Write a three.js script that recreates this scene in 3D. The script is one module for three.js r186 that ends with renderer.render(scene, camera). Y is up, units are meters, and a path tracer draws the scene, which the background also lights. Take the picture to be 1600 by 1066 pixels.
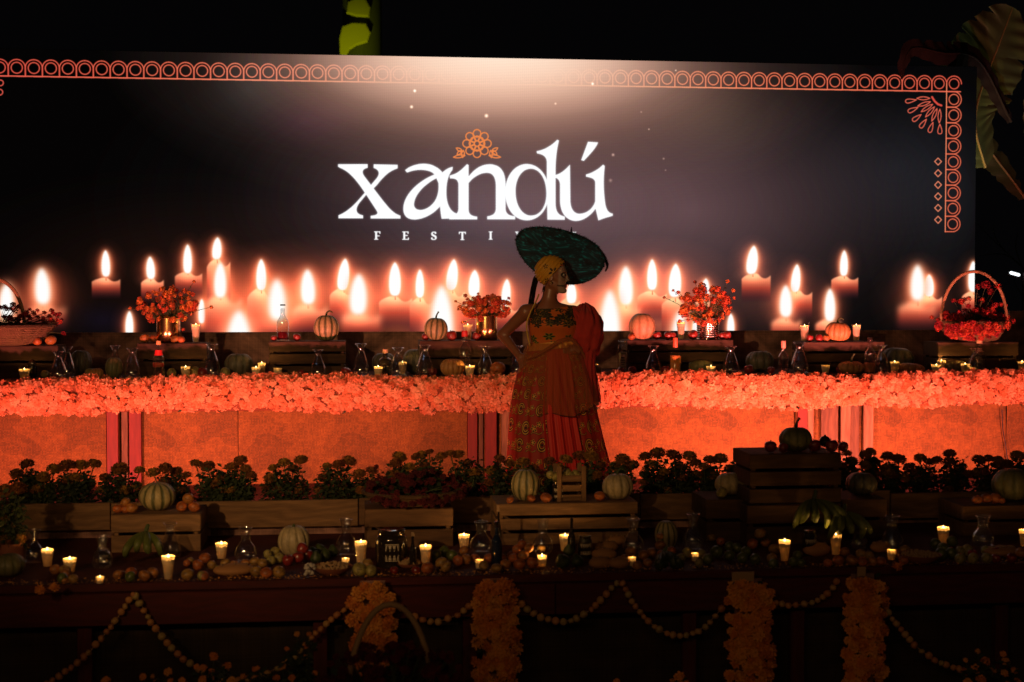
import * as THREE from 'three';
import { RectAreaLightUniformsLib } from 'three/addons/lights/RectAreaLightUniformsLib.js';
import { mergeGeometries } from 'three/addons/utils/BufferGeometryUtils.js';
import { MarchingCubes } from 'three/addons/objects/MarchingCubes.js';
import { ImprovedNoise } from 'three/addons/math/ImprovedNoise.js';
RectAreaLightUniformsLib.init();

// ------------------------------------------------------------------ camera, sky, light, exposure
const scene = new THREE.Scene();
const FOC = 2222, YAW = Math.atan(0.112), PITCH = Math.atan(73 / FOC);
const camera = new THREE.PerspectiveCamera(2 * Math.atan(533 / FOC) * 180 / Math.PI, 1600 / 1066, 0.1, 400);
camera.position.set(0, 2.2, 0);
camera.rotation.order = 'YXZ';
camera.rotation.set(-PITCH, -YAW, 0);
camera.focus = 10.2; camera.userData.fStop = 2.4;
scene.add(camera);
const renderer = new THREE.WebGLRenderer({ antialias: true });
renderer.toneMapping = THREE.LinearToneMapping;
renderer.toneMappingExposure = 1;
renderer.shadowMap.enabled = true;

const skyTex = new THREE.DataTexture(new Float32Array(16 * 8 * 4).map((_, i) => [0.0011, 0.001, 0.0012, 1][i % 4]), 16, 8, THREE.RGBAFormat, THREE.FloatType);
skyTex.mapping = THREE.EquirectangularReflectionMapping; skyTex.needsUpdate = true;
scene.background = skyTex; scene.environment = skyTex;

const moon = new THREE.DirectionalLight(0xbfd0ff, 0.006);
moon.position.set(-14, 22, 12); moon.castShadow = true;
Object.assign(moon.shadow.camera, { left: -9, right: 9, top: 8, bottom: -8, near: 1, far: 60 });
moon.target.position.set(1, 1, -10); scene.add(moon, moon.target);

// strengths of the lamps that stand in the place (built further down with their fittings)
const WASH = [[-2.2, 27, 0.2, 1.25, 0.92], [-0.7, 20, 0.1, 1.4, 0.75], [0.35, 9, 0.35, 1.45, 0.7], [2.35, 34, 0.35, 1.27, 0.92], [3.6, 29, 0, 1.27, 0.92], [4.9, 22, -0.1, 1.25, 0.92]];   // red floods: x, candela, sideways aim, height aimed at, cone
const WASH_COLOR = new THREE.Color(1, 0.215, 0.175);
const FLOOD = 70, BULB = 2.4, CANDLE = 0.045;

// ------------------------------------------------------------------ helpers
let seed = 20231;
const rnd = () => { seed |= 0; seed = (seed + 0x6D2B79F5) | 0; let t = Math.imul(seed ^ (seed >>> 15), 1 | seed); t = (t + Math.imul(t ^ (t >>> 7), 61 | t)) ^ t; return ((t ^ (t >>> 14)) >>> 0) / 4294967296; };
const rr = (a, b) => a + (b - a) * rnd();
const V = (x, y, z) => new THREE.Vector3(x, y, z);
const lerp = THREE.MathUtils.lerp, clamp = THREE.MathUtils.clamp, PI = Math.PI;
const noise = new ImprovedNoise();
const CAM = camera.position.clone();
const FWD = V(Math.sin(YAW) * Math.cos(PITCH), -Math.sin(PITCH), -Math.cos(YAW) * Math.cos(PITCH));
const RIGHT = V(Math.cos(YAW), 0, Math.sin(YAW)), UPV = RIGHT.clone().cross(FWD);
// measured places: a point of the photograph on the plane z = const, or on the level y = const
const ray = (px, py) => FWD.clone().addScaledVector(RIGHT, (px - 800) / FOC).addScaledVector(UPV, -(py - 533) / FOC);
const atZ = (px, py, z) => { const d = ray(px, py); return CAM.clone().addScaledVector(d, (z - CAM.z) / d.z); };
const atY = (px, py, y) => { const d = ray(px, py); return CAM.clone().addScaledVector(d, (y - CAM.y) / d.y); };
const mpp = (p) => p.clone().sub(CAM).dot(FWD) / FOC;               // metres per pixel of the photograph there

const used = {};
function numbered(name) { const n = used[name] = (used[name] ?? -1) + 1; return n ? name + '_' + String(n).padStart(3, '0') : name; }
function tag(o, label, category, group, kind) {
  if (label) o.userData.label = label;
  if (category) o.userData.category = category;
  if (group) o.userData.group = group;
  if (kind) o.userData.kind = kind;
  return o;
}
function thing(name, label, category, p = V(0, 0, 0), group, turn = 0) {
  const o = new THREE.Group(); o.name = numbered(name); o.position.copy(p); o.rotation.y = turn; scene.add(o);
  return tag(o, label, category, group);
}
function part(name, geo, mat, parent, p) {
  const m = new THREE.Mesh(geo, mat); m.name = name; m.castShadow = m.receiveShadow = true;
  if (p) m.position.copy(p);
  parent.add(m); return m;
}
function single(name, geo, mat, label, category, p, group, kind) {
  const m = part(numbered(name), geo, mat, scene, p); return tag(m, label, category, group, kind);
}
function copyOf(o, label, p, group) {
  const c = o.clone(); c.name = numbered(o.name.replace(/_\d+$/, '')); if (p) c.position.copy(p);
  c.userData = { ...o.userData }; scene.add(c); return tag(c, label, null, group);
}

// ------------------------------------------------------------------ textures and materials
function canvasTex(w, h, draw, srgb = true, repeat) {
  const c = document.createElement('canvas'); c.width = w; c.height = h;
  draw(c.getContext('2d'), w, h);
  const t = new THREE.CanvasTexture(c); if (srgb) t.colorSpace = THREE.SRGBColorSpace;
  if (repeat) { t.wrapS = t.wrapT = THREE.RepeatWrapping; t.repeat.set(repeat[0], repeat[1]); }
  t.magFilter = THREE.LinearFilter; return t;
}
function dataTex(n, f, repeat, srgb = true) {
  const d = new Uint8Array(n * n * 4);
  for (let y = 0; y < n; y++) for (let x = 0; x < n; x++) { const c = f(x / n, y / n, x, y), i = (y * n + x) * 4; d[i] = clamp(c[0], 0, 255); d[i + 1] = clamp(c[1], 0, 255); d[i + 2] = clamp(c[2], 0, 255); d[i + 3] = 255; }
  const t = new THREE.DataTexture(d, n, n); if (srgb) t.colorSpace = THREE.SRGBColorSpace;
  t.wrapS = t.wrapT = THREE.RepeatWrapping; t.repeat.set(repeat[0], repeat[1]); t.magFilter = THREE.LinearFilter; t.needsUpdate = true; return t;
}
// noise that wraps round a tile
const tn = (u, v, f, s) => { const a = u * 2 * PI, b = v * 2 * PI, r = f / (2 * PI); return noise.noise(Math.cos(a) * r + s, Math.sin(a) * r + Math.cos(b) * r * 1.3, Math.sin(b) * r * 1.3 + s * 1.7); };
const hash = (x, y) => { const s = Math.sin(x * 127.1 + y * 311.7) * 43758.5453; return s - Math.floor(s); };

function woodTex(base, dark, s) {
  return dataTex(512, (u, v) => {
    const w = tn(u, v, 3, s) * 0.03, g = 0.5 + 0.5 * Math.sin((v + w) * 2 * PI * 9 + tn(u, v, 5, s + 4) * 5);
    const fine = tn(u, (v * 6) % 1, 14, s + 9) * 0.25 + (hash(Math.floor(u * 24), Math.floor((v + w) * 512)) - 0.5) * 0.22;
    const k = clamp(0.3 * g + 0.45 + fine * 1.1 + tn(u, v, 2, s + 20) * 0.4, 0, 1);
    return [0, 1, 2].map((c) => lerp(dark[c], base[c], k));
  }, [1 / 0.9, 1 / 0.45]);
}
const stdm = (o) => new THREE.MeshStandardMaterial(o), phys = (o) => new THREE.MeshPhysicalMaterial(o);
const lin = (r, g, b) => new THREE.Color().setRGB(r, g, b);
const woodA = woodTex([152, 116, 78], [92, 66, 42], 1), woodB = woodTex([126, 92, 60], [76, 52, 32], 7), woodC = woodTex([92, 64, 42], [54, 36, 22], 13);
const M = {
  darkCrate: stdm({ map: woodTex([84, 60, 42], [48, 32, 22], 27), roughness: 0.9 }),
  woods: [woodA, woodB, woodC].map((t) => stdm({ map: t, bumpMap: t, bumpScale: 0.0015, roughness: 0.8 })),
  redWood: stdm({ map: woodTex([126, 40, 22], [90, 26, 15], 19), roughness: 0.7 }),
  darkWood: stdm({ map: woodTex([88, 22, 16], [54, 12, 9], 23), roughness: 0.75 }),
};
const matF = (u, v, x, y) => {
  const n = 512, cell = 8, cx = Math.floor(x / cell), cy = Math.floor(y / cell), over = (cx + cy) % 2, fx = (x % cell) / cell, fy = (y % cell) / cell;
  const h = over ? Math.sin(fy * PI) : Math.sin(fx * PI);
  return [h, over, hash(over ? cx : cy + 91, over ? Math.floor(cy / 3) : Math.floor(cx / 3)), tn(u, v, 4, 31), tn(u, v, 11, 37)];
};
const matTex = dataTex(512, (u, v, x, y) => { const [h, , q, a, b] = matF(u, v, x, y), k = 0.7 + 0.18 * h + 0.2 * (q - 0.5) + 0.07 * a + 0.06 * b; const st = tn(u, v, 3, 43) > 0.28 ? 0.9 : 1; return [158 * k * st, 104 * k * st, 40 * k * st]; }, [1 / 0.62, 1 / 0.62]);
const matBump = dataTex(512, (u, v, x, y) => { const h = matF(u, v, x, y)[0]; return [255 * h, 255 * h, 255 * h]; }, [1 / 0.62, 1 / 0.62], false);
M.mat = stdm({ map: matTex, bumpMap: matBump, bumpScale: 0.003, roughness: 0.85 });
const burlapTex = dataTex(512, (u, v, x, y) => { const k = 0.6 + 0.12 * Math.sin(x * PI / 2) * Math.sin(y * PI / 2) + 0.09 * (hash(x >> 1, 5) - 0.5) + 0.09 * (hash(9, y >> 1) - 0.5) + 0.12 * tn(u, v, 17, 57) + 0.25 * tn(u, v, 5, 51); return [236 * k, 176 * k, 158 * k]; }, [1 / 0.7, 1 / 0.7]);
M.burlap = stdm({ map: burlapTex, bumpMap: burlapTex, bumpScale: 0.002, roughness: 0.95 });
const clothTex = dataTex(256, (u, v, x, y) => { const k = 0.7 + 0.2 * (hash(x, 3) - 0.5) + 0.2 * (hash(7, y) - 0.5) + 0.2 * tn(u, v, 4, 61); return [74 * k, 58 * k, 44 * k]; }, [1 / 0.5, 1 / 0.5]);
M.cloth = stdm({ map: clothTex, bumpMap: clothTex, bumpScale: 0.0015, roughness: 0.95 });
M.ground = stdm({ map: dataTex(256, (u, v, x, y) => { const k = 0.8 + 0.3 * tn(u, v, 6, 71) + 0.3 * (hash(x, y) - 0.5); return [88 * k, 82 * k, 76 * k]; }, [1 / 1.5, 1 / 1.5]), roughness: 0.9 });
M.black = stdm({ color: lin(0.012, 0.012, 0.013), roughness: 0.6 });
M.metalBlack = stdm({ color: lin(0.02, 0.02, 0.022), roughness: 0.4, metalness: 0.6 });
M.marigold = [[0.7, 0.26, 0.1], [0.74, 0.35, 0.16], [0.6, 0.19, 0.06], [0.72, 0.4, 0.18]].map((c) => phys({ color: lin(...c), roughness: 0.9, side: THREE.DoubleSide }));
M.deepMarigold = [[0.85, 0.33, 0.05], [0.88, 0.4, 0.07], [0.78, 0.26, 0.035]].map((c) => phys({ color: lin(...c), roughness: 0.9, side: THREE.DoubleSide }));
M.leaf = [[0.025, 0.042, 0.012], [0.034, 0.052, 0.016], [0.02, 0.034, 0.012]].map((c) => stdm({ color: lin(...c), roughness: 0.75, side: THREE.DoubleSide }));
M.stem = stdm({ color: lin(0.07, 0.1, 0.035), roughness: 0.8 });
M.redFlower = [[0.42, 0.03, 0.03], [0.55, 0.06, 0.03], [0.3, 0.015, 0.025]].map((c) => stdm({ color: lin(...c), roughness: 0.85, side: THREE.DoubleSide }));
M.darkRedFlower = [[0.07, 0.004, 0.008], [0.1, 0.006, 0.01]].map((c) => stdm({ color: lin(...c), roughness: 0.9, side: THREE.DoubleSide }));
M.glass = phys({ color: 0xffffff, roughness: 0.02, transmission: 1, thickness: 0, ior: 1.5, side: THREE.DoubleSide });
M.thickGlass = phys({ color: 0xffffff, roughness: 0.07, transmission: 1, thickness: 0, ior: 2.1, side: THREE.DoubleSide });
M.greenGlass = phys({ color: lin(0.35, 0.5, 0.3), roughness: 0.03, transmission: 1, thickness: 0, ior: 1.5 });
M.darkGlass = phys({ color: lin(0.02, 0.014, 0.01), roughness: 0.08, clearcoat: 1 });
M.wax = phys({ color: lin(0.86, 0.7, 0.42), roughness: 1, transmission: 0.09, thickness: 0, side: THREE.DoubleSide });
M.waxSolid = phys({ color: lin(0.8, 0.7, 0.5), roughness: 0.6 });
M.flame = stdm({ color: 0x000000, emissive: lin(1, 0.7, 0.3), emissiveIntensity: 9 });
M.wick = stdm({ color: lin(0.02, 0.015, 0.01), roughness: 1 });
M.wine = phys({ color: lin(0.16, 0.006, 0.012), roughness: 0.1, clearcoat: 1 });
M.amber = phys({ color: lin(0.6, 0.24, 0.06), roughness: 0.15, clearcoat: 1 });
const mottle = dataTex(128, (u, v, x, y) => { const k = 0.82 + 0.2 * tn(u, v, 4, 81) + 0.14 * tn(u, v, 13, 85) + 0.1 * (hash(x, y) - 0.5) - (tn(u, v, 9, 88) > 0.36 ? 0.22 : 0), q = tn(u, v, 3, 93) * 0.12; return [255 * Math.min(1, k + q * 0.3), 255 * Math.min(1, k + q), 255 * k]; }, [1, 1]);
M.rind = [[0.62, 0.24, 0.05], [0.55, 0.3, 0.07], [0.66, 0.18, 0.04]].map((c) => phys({ map: mottle, color: lin(...c), roughness: 0.5, clearcoat: 0.25, clearcoatRoughness: 0.4 }));
M.guava = phys({ map: mottle, color: lin(0.5, 0.42, 0.12), roughness: 0.55, clearcoat: 0.2, clearcoatRoughness: 0.5 });
M.apple = phys({ map: mottle, color: lin(0.4, 0.04, 0.03), roughness: 0.35, clearcoat: 0.5, clearcoatRoughness: 0.25 });
M.limeSkin = phys({ map: mottle, color: lin(0.16, 0.2, 0.035), roughness: 0.4, clearcoat: 0.4, clearcoatRoughness: 0.3 });
M.avocado = phys({ map: mottle, color: lin(0.06, 0.09, 0.02), roughness: 0.5, clearcoat: 0.3 });
M.straw = stdm({ color: lin(0.42, 0.27, 0.13), roughness: 0.85 });
M.silver = stdm({ color: lin(0.75, 0.7, 0.62), roughness: 0.22, metalness: 1 });
M.gold = stdm({ color: lin(0.78, 0.5, 0.2), roughness: 0.22, metalness: 1 });
M.clay = stdm({ color: lin(0.3, 0.1, 0.05), roughness: 0.7 });
M.paper = stdm({ color: lin(0.62, 0.58, 0.5), roughness: 0.9 });
M.bread = stdm({ color: lin(0.45, 0.22, 0.08), roughness: 0.75 });
M.redCap = stdm({ color: lin(0.5, 0.02, 0.02), roughness: 0.4 });
M.cork = stdm({ color: lin(0.45, 0.3, 0.17), roughness: 0.9 });

// ------------------------------------------------------------------ geometry helpers
function uvMetres(g) {                                              // uv in metres by the way each face points
  const p = g.attributes.position, n = g.attributes.normal, uv = new Float32Array(p.count * 2), o = [rnd() * 3, rnd() * 3];
  for (let i = 0; i < p.count; i++) {
    const x = p.getX(i), y = p.getY(i), z = p.getZ(i), a = Math.abs(n.getX(i)), b = Math.abs(n.getY(i)), c = Math.abs(n.getZ(i));
    const [s, t] = a > b && a > c ? [z, y] : b > c ? [x, z] : [x, y];
    uv[i * 2] = s + o[0]; uv[i * 2 + 1] = t + o[1];
  }
  g.setAttribute('uv', new THREE.BufferAttribute(uv, 2)); return g;
}
function board(w, h, d, bev = 0.003) {                              // a board with eased edges, centred
  const s = new THREE.Shape(), x = w / 2 - bev, y = h / 2 - bev;
  s.moveTo(-x, -y); s.lineTo(x, -y); s.lineTo(x, y); s.lineTo(-x, y); s.closePath();
  const g = new THREE.ExtrudeGeometry(s, { depth: Math.max(0.001, d - 2 * bev), bevelEnabled: true, bevelThickness: bev, bevelSize: bev, bevelSegments: 1 });
  g.translate(0, 0, -(d - 2 * bev) / 2); uvMetres(g);
  if (h > w) { const uv = g.attributes.uv; for (let i = 0; i < uv.count; i++) uv.setXY(i, uv.getY(i), uv.getX(i)); }   // the grain runs along the board
  return g;
}
const lathe = (pts, seg = 24) => new THREE.LatheGeometry(pts.map(([x, y]) => new THREE.Vector2(x, y)), seg);
const smoothLathe = (pts, n = 24, seg = 24) => new THREE.LatheGeometry(new THREE.SplineCurve(pts.map(([x, y]) => new THREE.Vector2(Math.max(x, 0), y))).getPoints(n).map((p) => (p.x = Math.max(p.x, 0.0004), p)), seg);
const tube = (pts, r, seg = 24, rad = 8) => new THREE.TubeGeometry(new THREE.CatmullRomCurve3(pts), seg, r, rad, false);
function taperTube(pts, r0, r1, seg = 20, rad = 8) {
  const c = new THREE.CatmullRomCurve3(pts), g = new THREE.TubeGeometry(c, seg, 1, rad, false), p = g.attributes.position;
  for (let i = 0; i <= seg; i++) { const q = c.getPointAt(i / seg), r = typeof r0 === 'function' ? r0(i / seg) : lerp(r0, r1, i / seg); for (let j = 0; j <= rad; j++) { const k = i * (rad + 1) + j; p.setXYZ(k, q.x + (p.getX(k) - q.x) * r, q.y + (p.getY(k) - q.y) * r, q.z + (p.getZ(k) - q.z) * r); } }
  g.computeVertexNormals(); return g;
}
function soup(tris) {                                                // list of [a,b,c] points
  const a = new Float32Array(tris.length * 9); tris.forEach((t, i) => t.forEach((v, j) => v.toArray(a, i * 9 + j * 3)));
  const g = new THREE.BufferGeometry(); g.setAttribute('position', new THREE.BufferAttribute(a, 3));
  g.setAttribute('uv', new THREE.BufferAttribute(new Float32Array(tris.length * 6), 2)); g.computeVertexNormals(); return g;
}
// a pompon flower head of curled petals round a core; radius 1, facing +y
function bloomGeo(n, width, ragged, s) {
  const keep = seed; seed = s; const tris = [];
  for (let i = 0; i < n; i++) {
    const y = 1 - 1.5 * (i + 0.5) / n, a = i * 2.39996 + rr(-0.2, 0.2), r = Math.sqrt(Math.max(0, 1 - y * y));
    const dir = V(Math.cos(a) * r, y, Math.sin(a) * r).normalize(), side = V(-Math.sin(a), 0, Math.cos(a)), up = dir.clone().cross(side);
    const R = rr(1 - ragged, 1.06), tilt = rr(-0.5, 0.6), w = width * rr(0.8, 1.25);
    const b0 = dir.clone().multiplyScalar(0.45), tip = dir.clone().multiplyScalar(R).addScaledVector(up, tilt * 0.3);
    const m1 = dir.clone().multiplyScalar(R * 0.82).addScaledVector(side, w).addScaledVector(up, 0.07), m2 = dir.clone().multiplyScalar(R * 0.82).addScaledVector(side, -w).addScaledVector(up, 0.07);
    const t1 = tip.clone().addScaledVector(side, w * 0.75).addScaledVector(up, rr(-0.1, 0.1)), t2 = tip.clone().addScaledVector(side, -w * 0.75).addScaledVector(up, rr(-0.1, 0.1));
    tris.push([b0, m1, m2], [m1, t1, m2], [m2, t1, t2]);
  }
  seed = keep;
  const core = new THREE.IcosahedronGeometry(0.45, 1); core.scale(1, 0.85, 1);
  return mergeGeometries([soup(tris), core]);
}
const BLOOM = [bloomGeo(84, 0.13, 0.4, 5), bloomGeo(94, 0.12, 0.44, 6), bloomGeo(78, 0.14, 0.42, 8)];
const POMPON = [bloomGeo(190, 0.115, 0.16, 25), bloomGeo(210, 0.105, 0.2, 26), bloomGeo(170, 0.125, 0.18, 28)];
const SMALLBLOOM = [bloomGeo(30, 0.26, 0.16, 15), bloomGeo(26, 0.3, 0.2, 16)];
function bloom(parent, p, r, dir, mats, geos = BLOOM, name = 'bloom') {
  const m = part(name, geos[Math.floor(rnd() * geos.length)], mats[Math.floor(rnd() * mats.length)], parent, p);
  m.scale.set(r, r * rr(0.72, 0.92), r);
  m.quaternion.setFromUnitVectors(V(0, 1, 0), dir.clone().normalize()); m.rotateY(rnd() * 6.28); return m;
}
// small leaflets scattered through a volume
function foliage(n, f, size, s) {
  const keep = seed; seed = s; const tris = [];
  for (let i = 0; i < n; i++) {
    const c = f(), a = rnd() * 6.28, e = rr(-0.6, 1), d = V(Math.cos(a), e, Math.sin(a)).normalize(), q = d.clone().cross(V(rr(-1, 1), rr(-1, 1), rr(-1, 1))).normalize(), L = size * rr(0.6, 1.3), w = L * rr(0.16, 0.3);
    const m = c.clone().addScaledVector(d, L * 0.5), tip = c.clone().addScaledVector(d, L).add(V(0, -L * 0.15, 0));
    tris.push([c, m.clone().addScaledVector(q, w), m.clone().addScaledVector(q, -w)], [m.clone().addScaledVector(q, w), tip, m.clone().addScaledVector(q, -w)]);
  }
  seed = keep; return soup(tris);
}
// ------------------------------------------------------------------ the setting
const DECK = 0.8, TBL = 1.575, ZF = -7.0, ZP = -8.3, ZW = -9.5, ZT = -10.6, ZB = -11.85, ZS = -12.4;
const X0 = -5.6, X1 = 7.6;                                           // the altar runs on past both sides of the frame
{
  const g = new THREE.PlaneGeometry(160, 160); g.rotateX(-PI / 2);
  const uv = g.attributes.uv; for (let i = 0; i < uv.count; i++) uv.setXY(i, uv.getX(i) * 160, uv.getY(i) * 160);
  part('ground', g, M.ground, scene, V(0, 0, -20)).userData.kind = 'structure';
}
// front tier: the low platform with its beam, cloth front and posts
{
  const t = thing('altar_platform', 'long low wooden platform with dark red beam and dark cloth front carrying the fruit', 'platform', V(0, 0, ZF));
  for (let i = 0; i < 7; i++) { const x = lerp(X0, X1, (i + 0.5) / 7); part('deck_board', board((X1 - X0) / 7 - 0.006, 0.04, 6.3), M.darkWood, t, V(x, DECK - 0.02, -3.16)); }
  for (let i = 0; i < 4; i++) { const w = (X1 - X0) / 4; part('beam', board(w - 0.004, 0.155, 0.05), M.darkWood, t, V(X0 + w * (i + 0.5), DECK - 0.12, 0)); }
  for (const px of [-90, 130, 500, 735, 1080, 1250, 1570]) part('post', board(0.07, 0.62, 0.05), M.darkWood, t, V(atZ(px, 1000, ZF).x, 0.31, -0.055));
  const cl = new THREE.PlaneGeometry(X1 - X0, 0.63, 500, 2), p = cl.attributes.position;
  for (let i = 0; i < p.count; i++) p.setZ(i, 0.012 * noise.noise(p.getX(i) * 2.1, p.getY(i), 4) + 0.004 * Math.sin(p.getX(i) * 23));
  cl.computeVertexNormals(); uvMetres(cl); part('cloth_front', cl, M.cloth, t, V((X0 + X1) / 2, 0.315, -0.11));
}
// the planks that stop the marigold pots
{
  const cuts = [-260, 173, 560, 1000, 1390, 1860], tops = [[789, 0], [783, 0], [775, 0.004], [769, 0], [767, 0.003]];
  const t = thing('plank_wall', 'row of pale rough planks set on edge in front of the marigold plants', 'plank wall', V(0, 0, ZP));
  for (let i = 0; i < 5; i++) {
    const a = atZ(cuts[i], 790, ZP).x, b = atZ(cuts[i + 1], 790, ZP).x, top = atZ((cuts[i] + cuts[i + 1]) / 2, tops[i][0], ZP).y;
    part('plank', board(b - a - 0.006, 0.155, 0.028), M.woods[[0, 0, 1, 0, 0][i]], t, V((a + b) / 2, top - 0.0775, tops[i][1]));
  }
  const m = new THREE.BoxGeometry(X1 - X0, 0.14, 0.02); part('mat_strip', uvMetres(m), M.burlap, t, V((X0 + X1) / 2, DECK + 0.07, -0.06));
  for (let x = X0 + 0.4; x < X1; x += 1.1) part('stake', board(0.04, 0.16, 0.03), M.woods[2], t, V(x, DECK + 0.08, -0.035));
}
// back tier: table with woven mat front between slats, riser and its burlap
{
  const t = thing('altar_table', 'tall back altar table faced with red lit woven straw mats between upright slats', 'altar table', V(0, 0, ZT));
  part('tabletop', board(X1 - X0, 0.03, 1.24), M.darkWood, t, V((X0 + X1) / 2, TBL - 0.015, -0.62));
  const edges = [-420, 166, 221, 372, 730, 795, 1241, 1361, 1572, 1990].map((px) => atZ(px, 690, ZT).x);
  for (let i = 0; i < edges.length - 1; i++) {
    const w = edges[i + 1] - edges[i] - 0.004, g = new THREE.PlaneGeometry(w, TBL - DECK - 0.03, 60, 20), p = g.attributes.position, b = rr(0, 50);
    for (let k = 0; k < p.count; k++) p.setZ(k, 0.012 * noise.noise(p.getX(k) * 2.4 + b, p.getY(k) * 2.2, b) + 0.004 * noise.noise(p.getX(k) * 9 + b, p.getY(k) * 2, b));
    g.computeVertexNormals(); uvMetres(g);
    part('mat_panel', g, M.mat, t, V((edges[i] + edges[i + 1]) / 2, (TBL + DECK) / 2 - 0.015, [0, -0.03, 0.004, 0, -0.03, 0.004, -0.03, 0, 0.004][i]));
  }
  const slat = (a, b, z, mat, d = 0.025) => { const x = atZ(a, 700, ZT).x, y = atZ(b, 700, ZT).x; part('slat', board(y - x, TBL - DECK - 0.04, d), mat, t, V((x + y) / 2, (TBL + DECK) / 2 - 0.02, z)); };
  slat(168, 186, 0.03, M.redWood); slat(203, 222, 0.034, M.redWood); slat(190, 200, -0.005, M.woods[1]);
  slat(730, 745, 0.03, M.redWood); slat(757, 775, 0.034, M.redWood); slat(748, 755, -0.005, M.woods[1]); slat(783, 797, 0.012, M.woods[0]);
  slat(1244, 1259, 0.032, M.redWood); slat(1260, 1270, 0.01, M.woods[0]); slat(1281, 1307, 0.022, M.woods[1]); slat(1311, 1326, 0.034, M.woods[0]); slat(1327, 1341, 0.012, M.woods[1]); slat(1346, 1361, 0.04, M.woods[0]);
  part('riser', uvMetres(new THREE.PlaneGeometry(X1 - X0, 0.34)), M.burlap, t, V((X0 + X1) / 2, TBL + 0.145, ZB - ZT));
  const ledge = uvMetres(new THREE.BoxGeometry(X1 - X0, 0.02, 0.28)); part('ledge', ledge, M.burlap, t, V((X0 + X1) / 2, TBL + 0.298, ZB - ZT - 0.142));
  const x = atZ(1577, 500, -11.9).x; part('corner_panel', uvMetres(new THREE.BoxGeometry(X1 - x, 0.17, 0.03)), M.burlap, t, V((X1 + x) / 2, TBL + 0.395, -1.3));
}
single('cable', tube([atZ(1566, 640, -10.55), atZ(1567, 668, -10.56), atZ(1572, 700, -10.55), atZ(1576, 730, -10.55)], 0.004, 20, 6), M.black, 'thin black cable hanging down the mat near the right end', 'cable');

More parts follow.
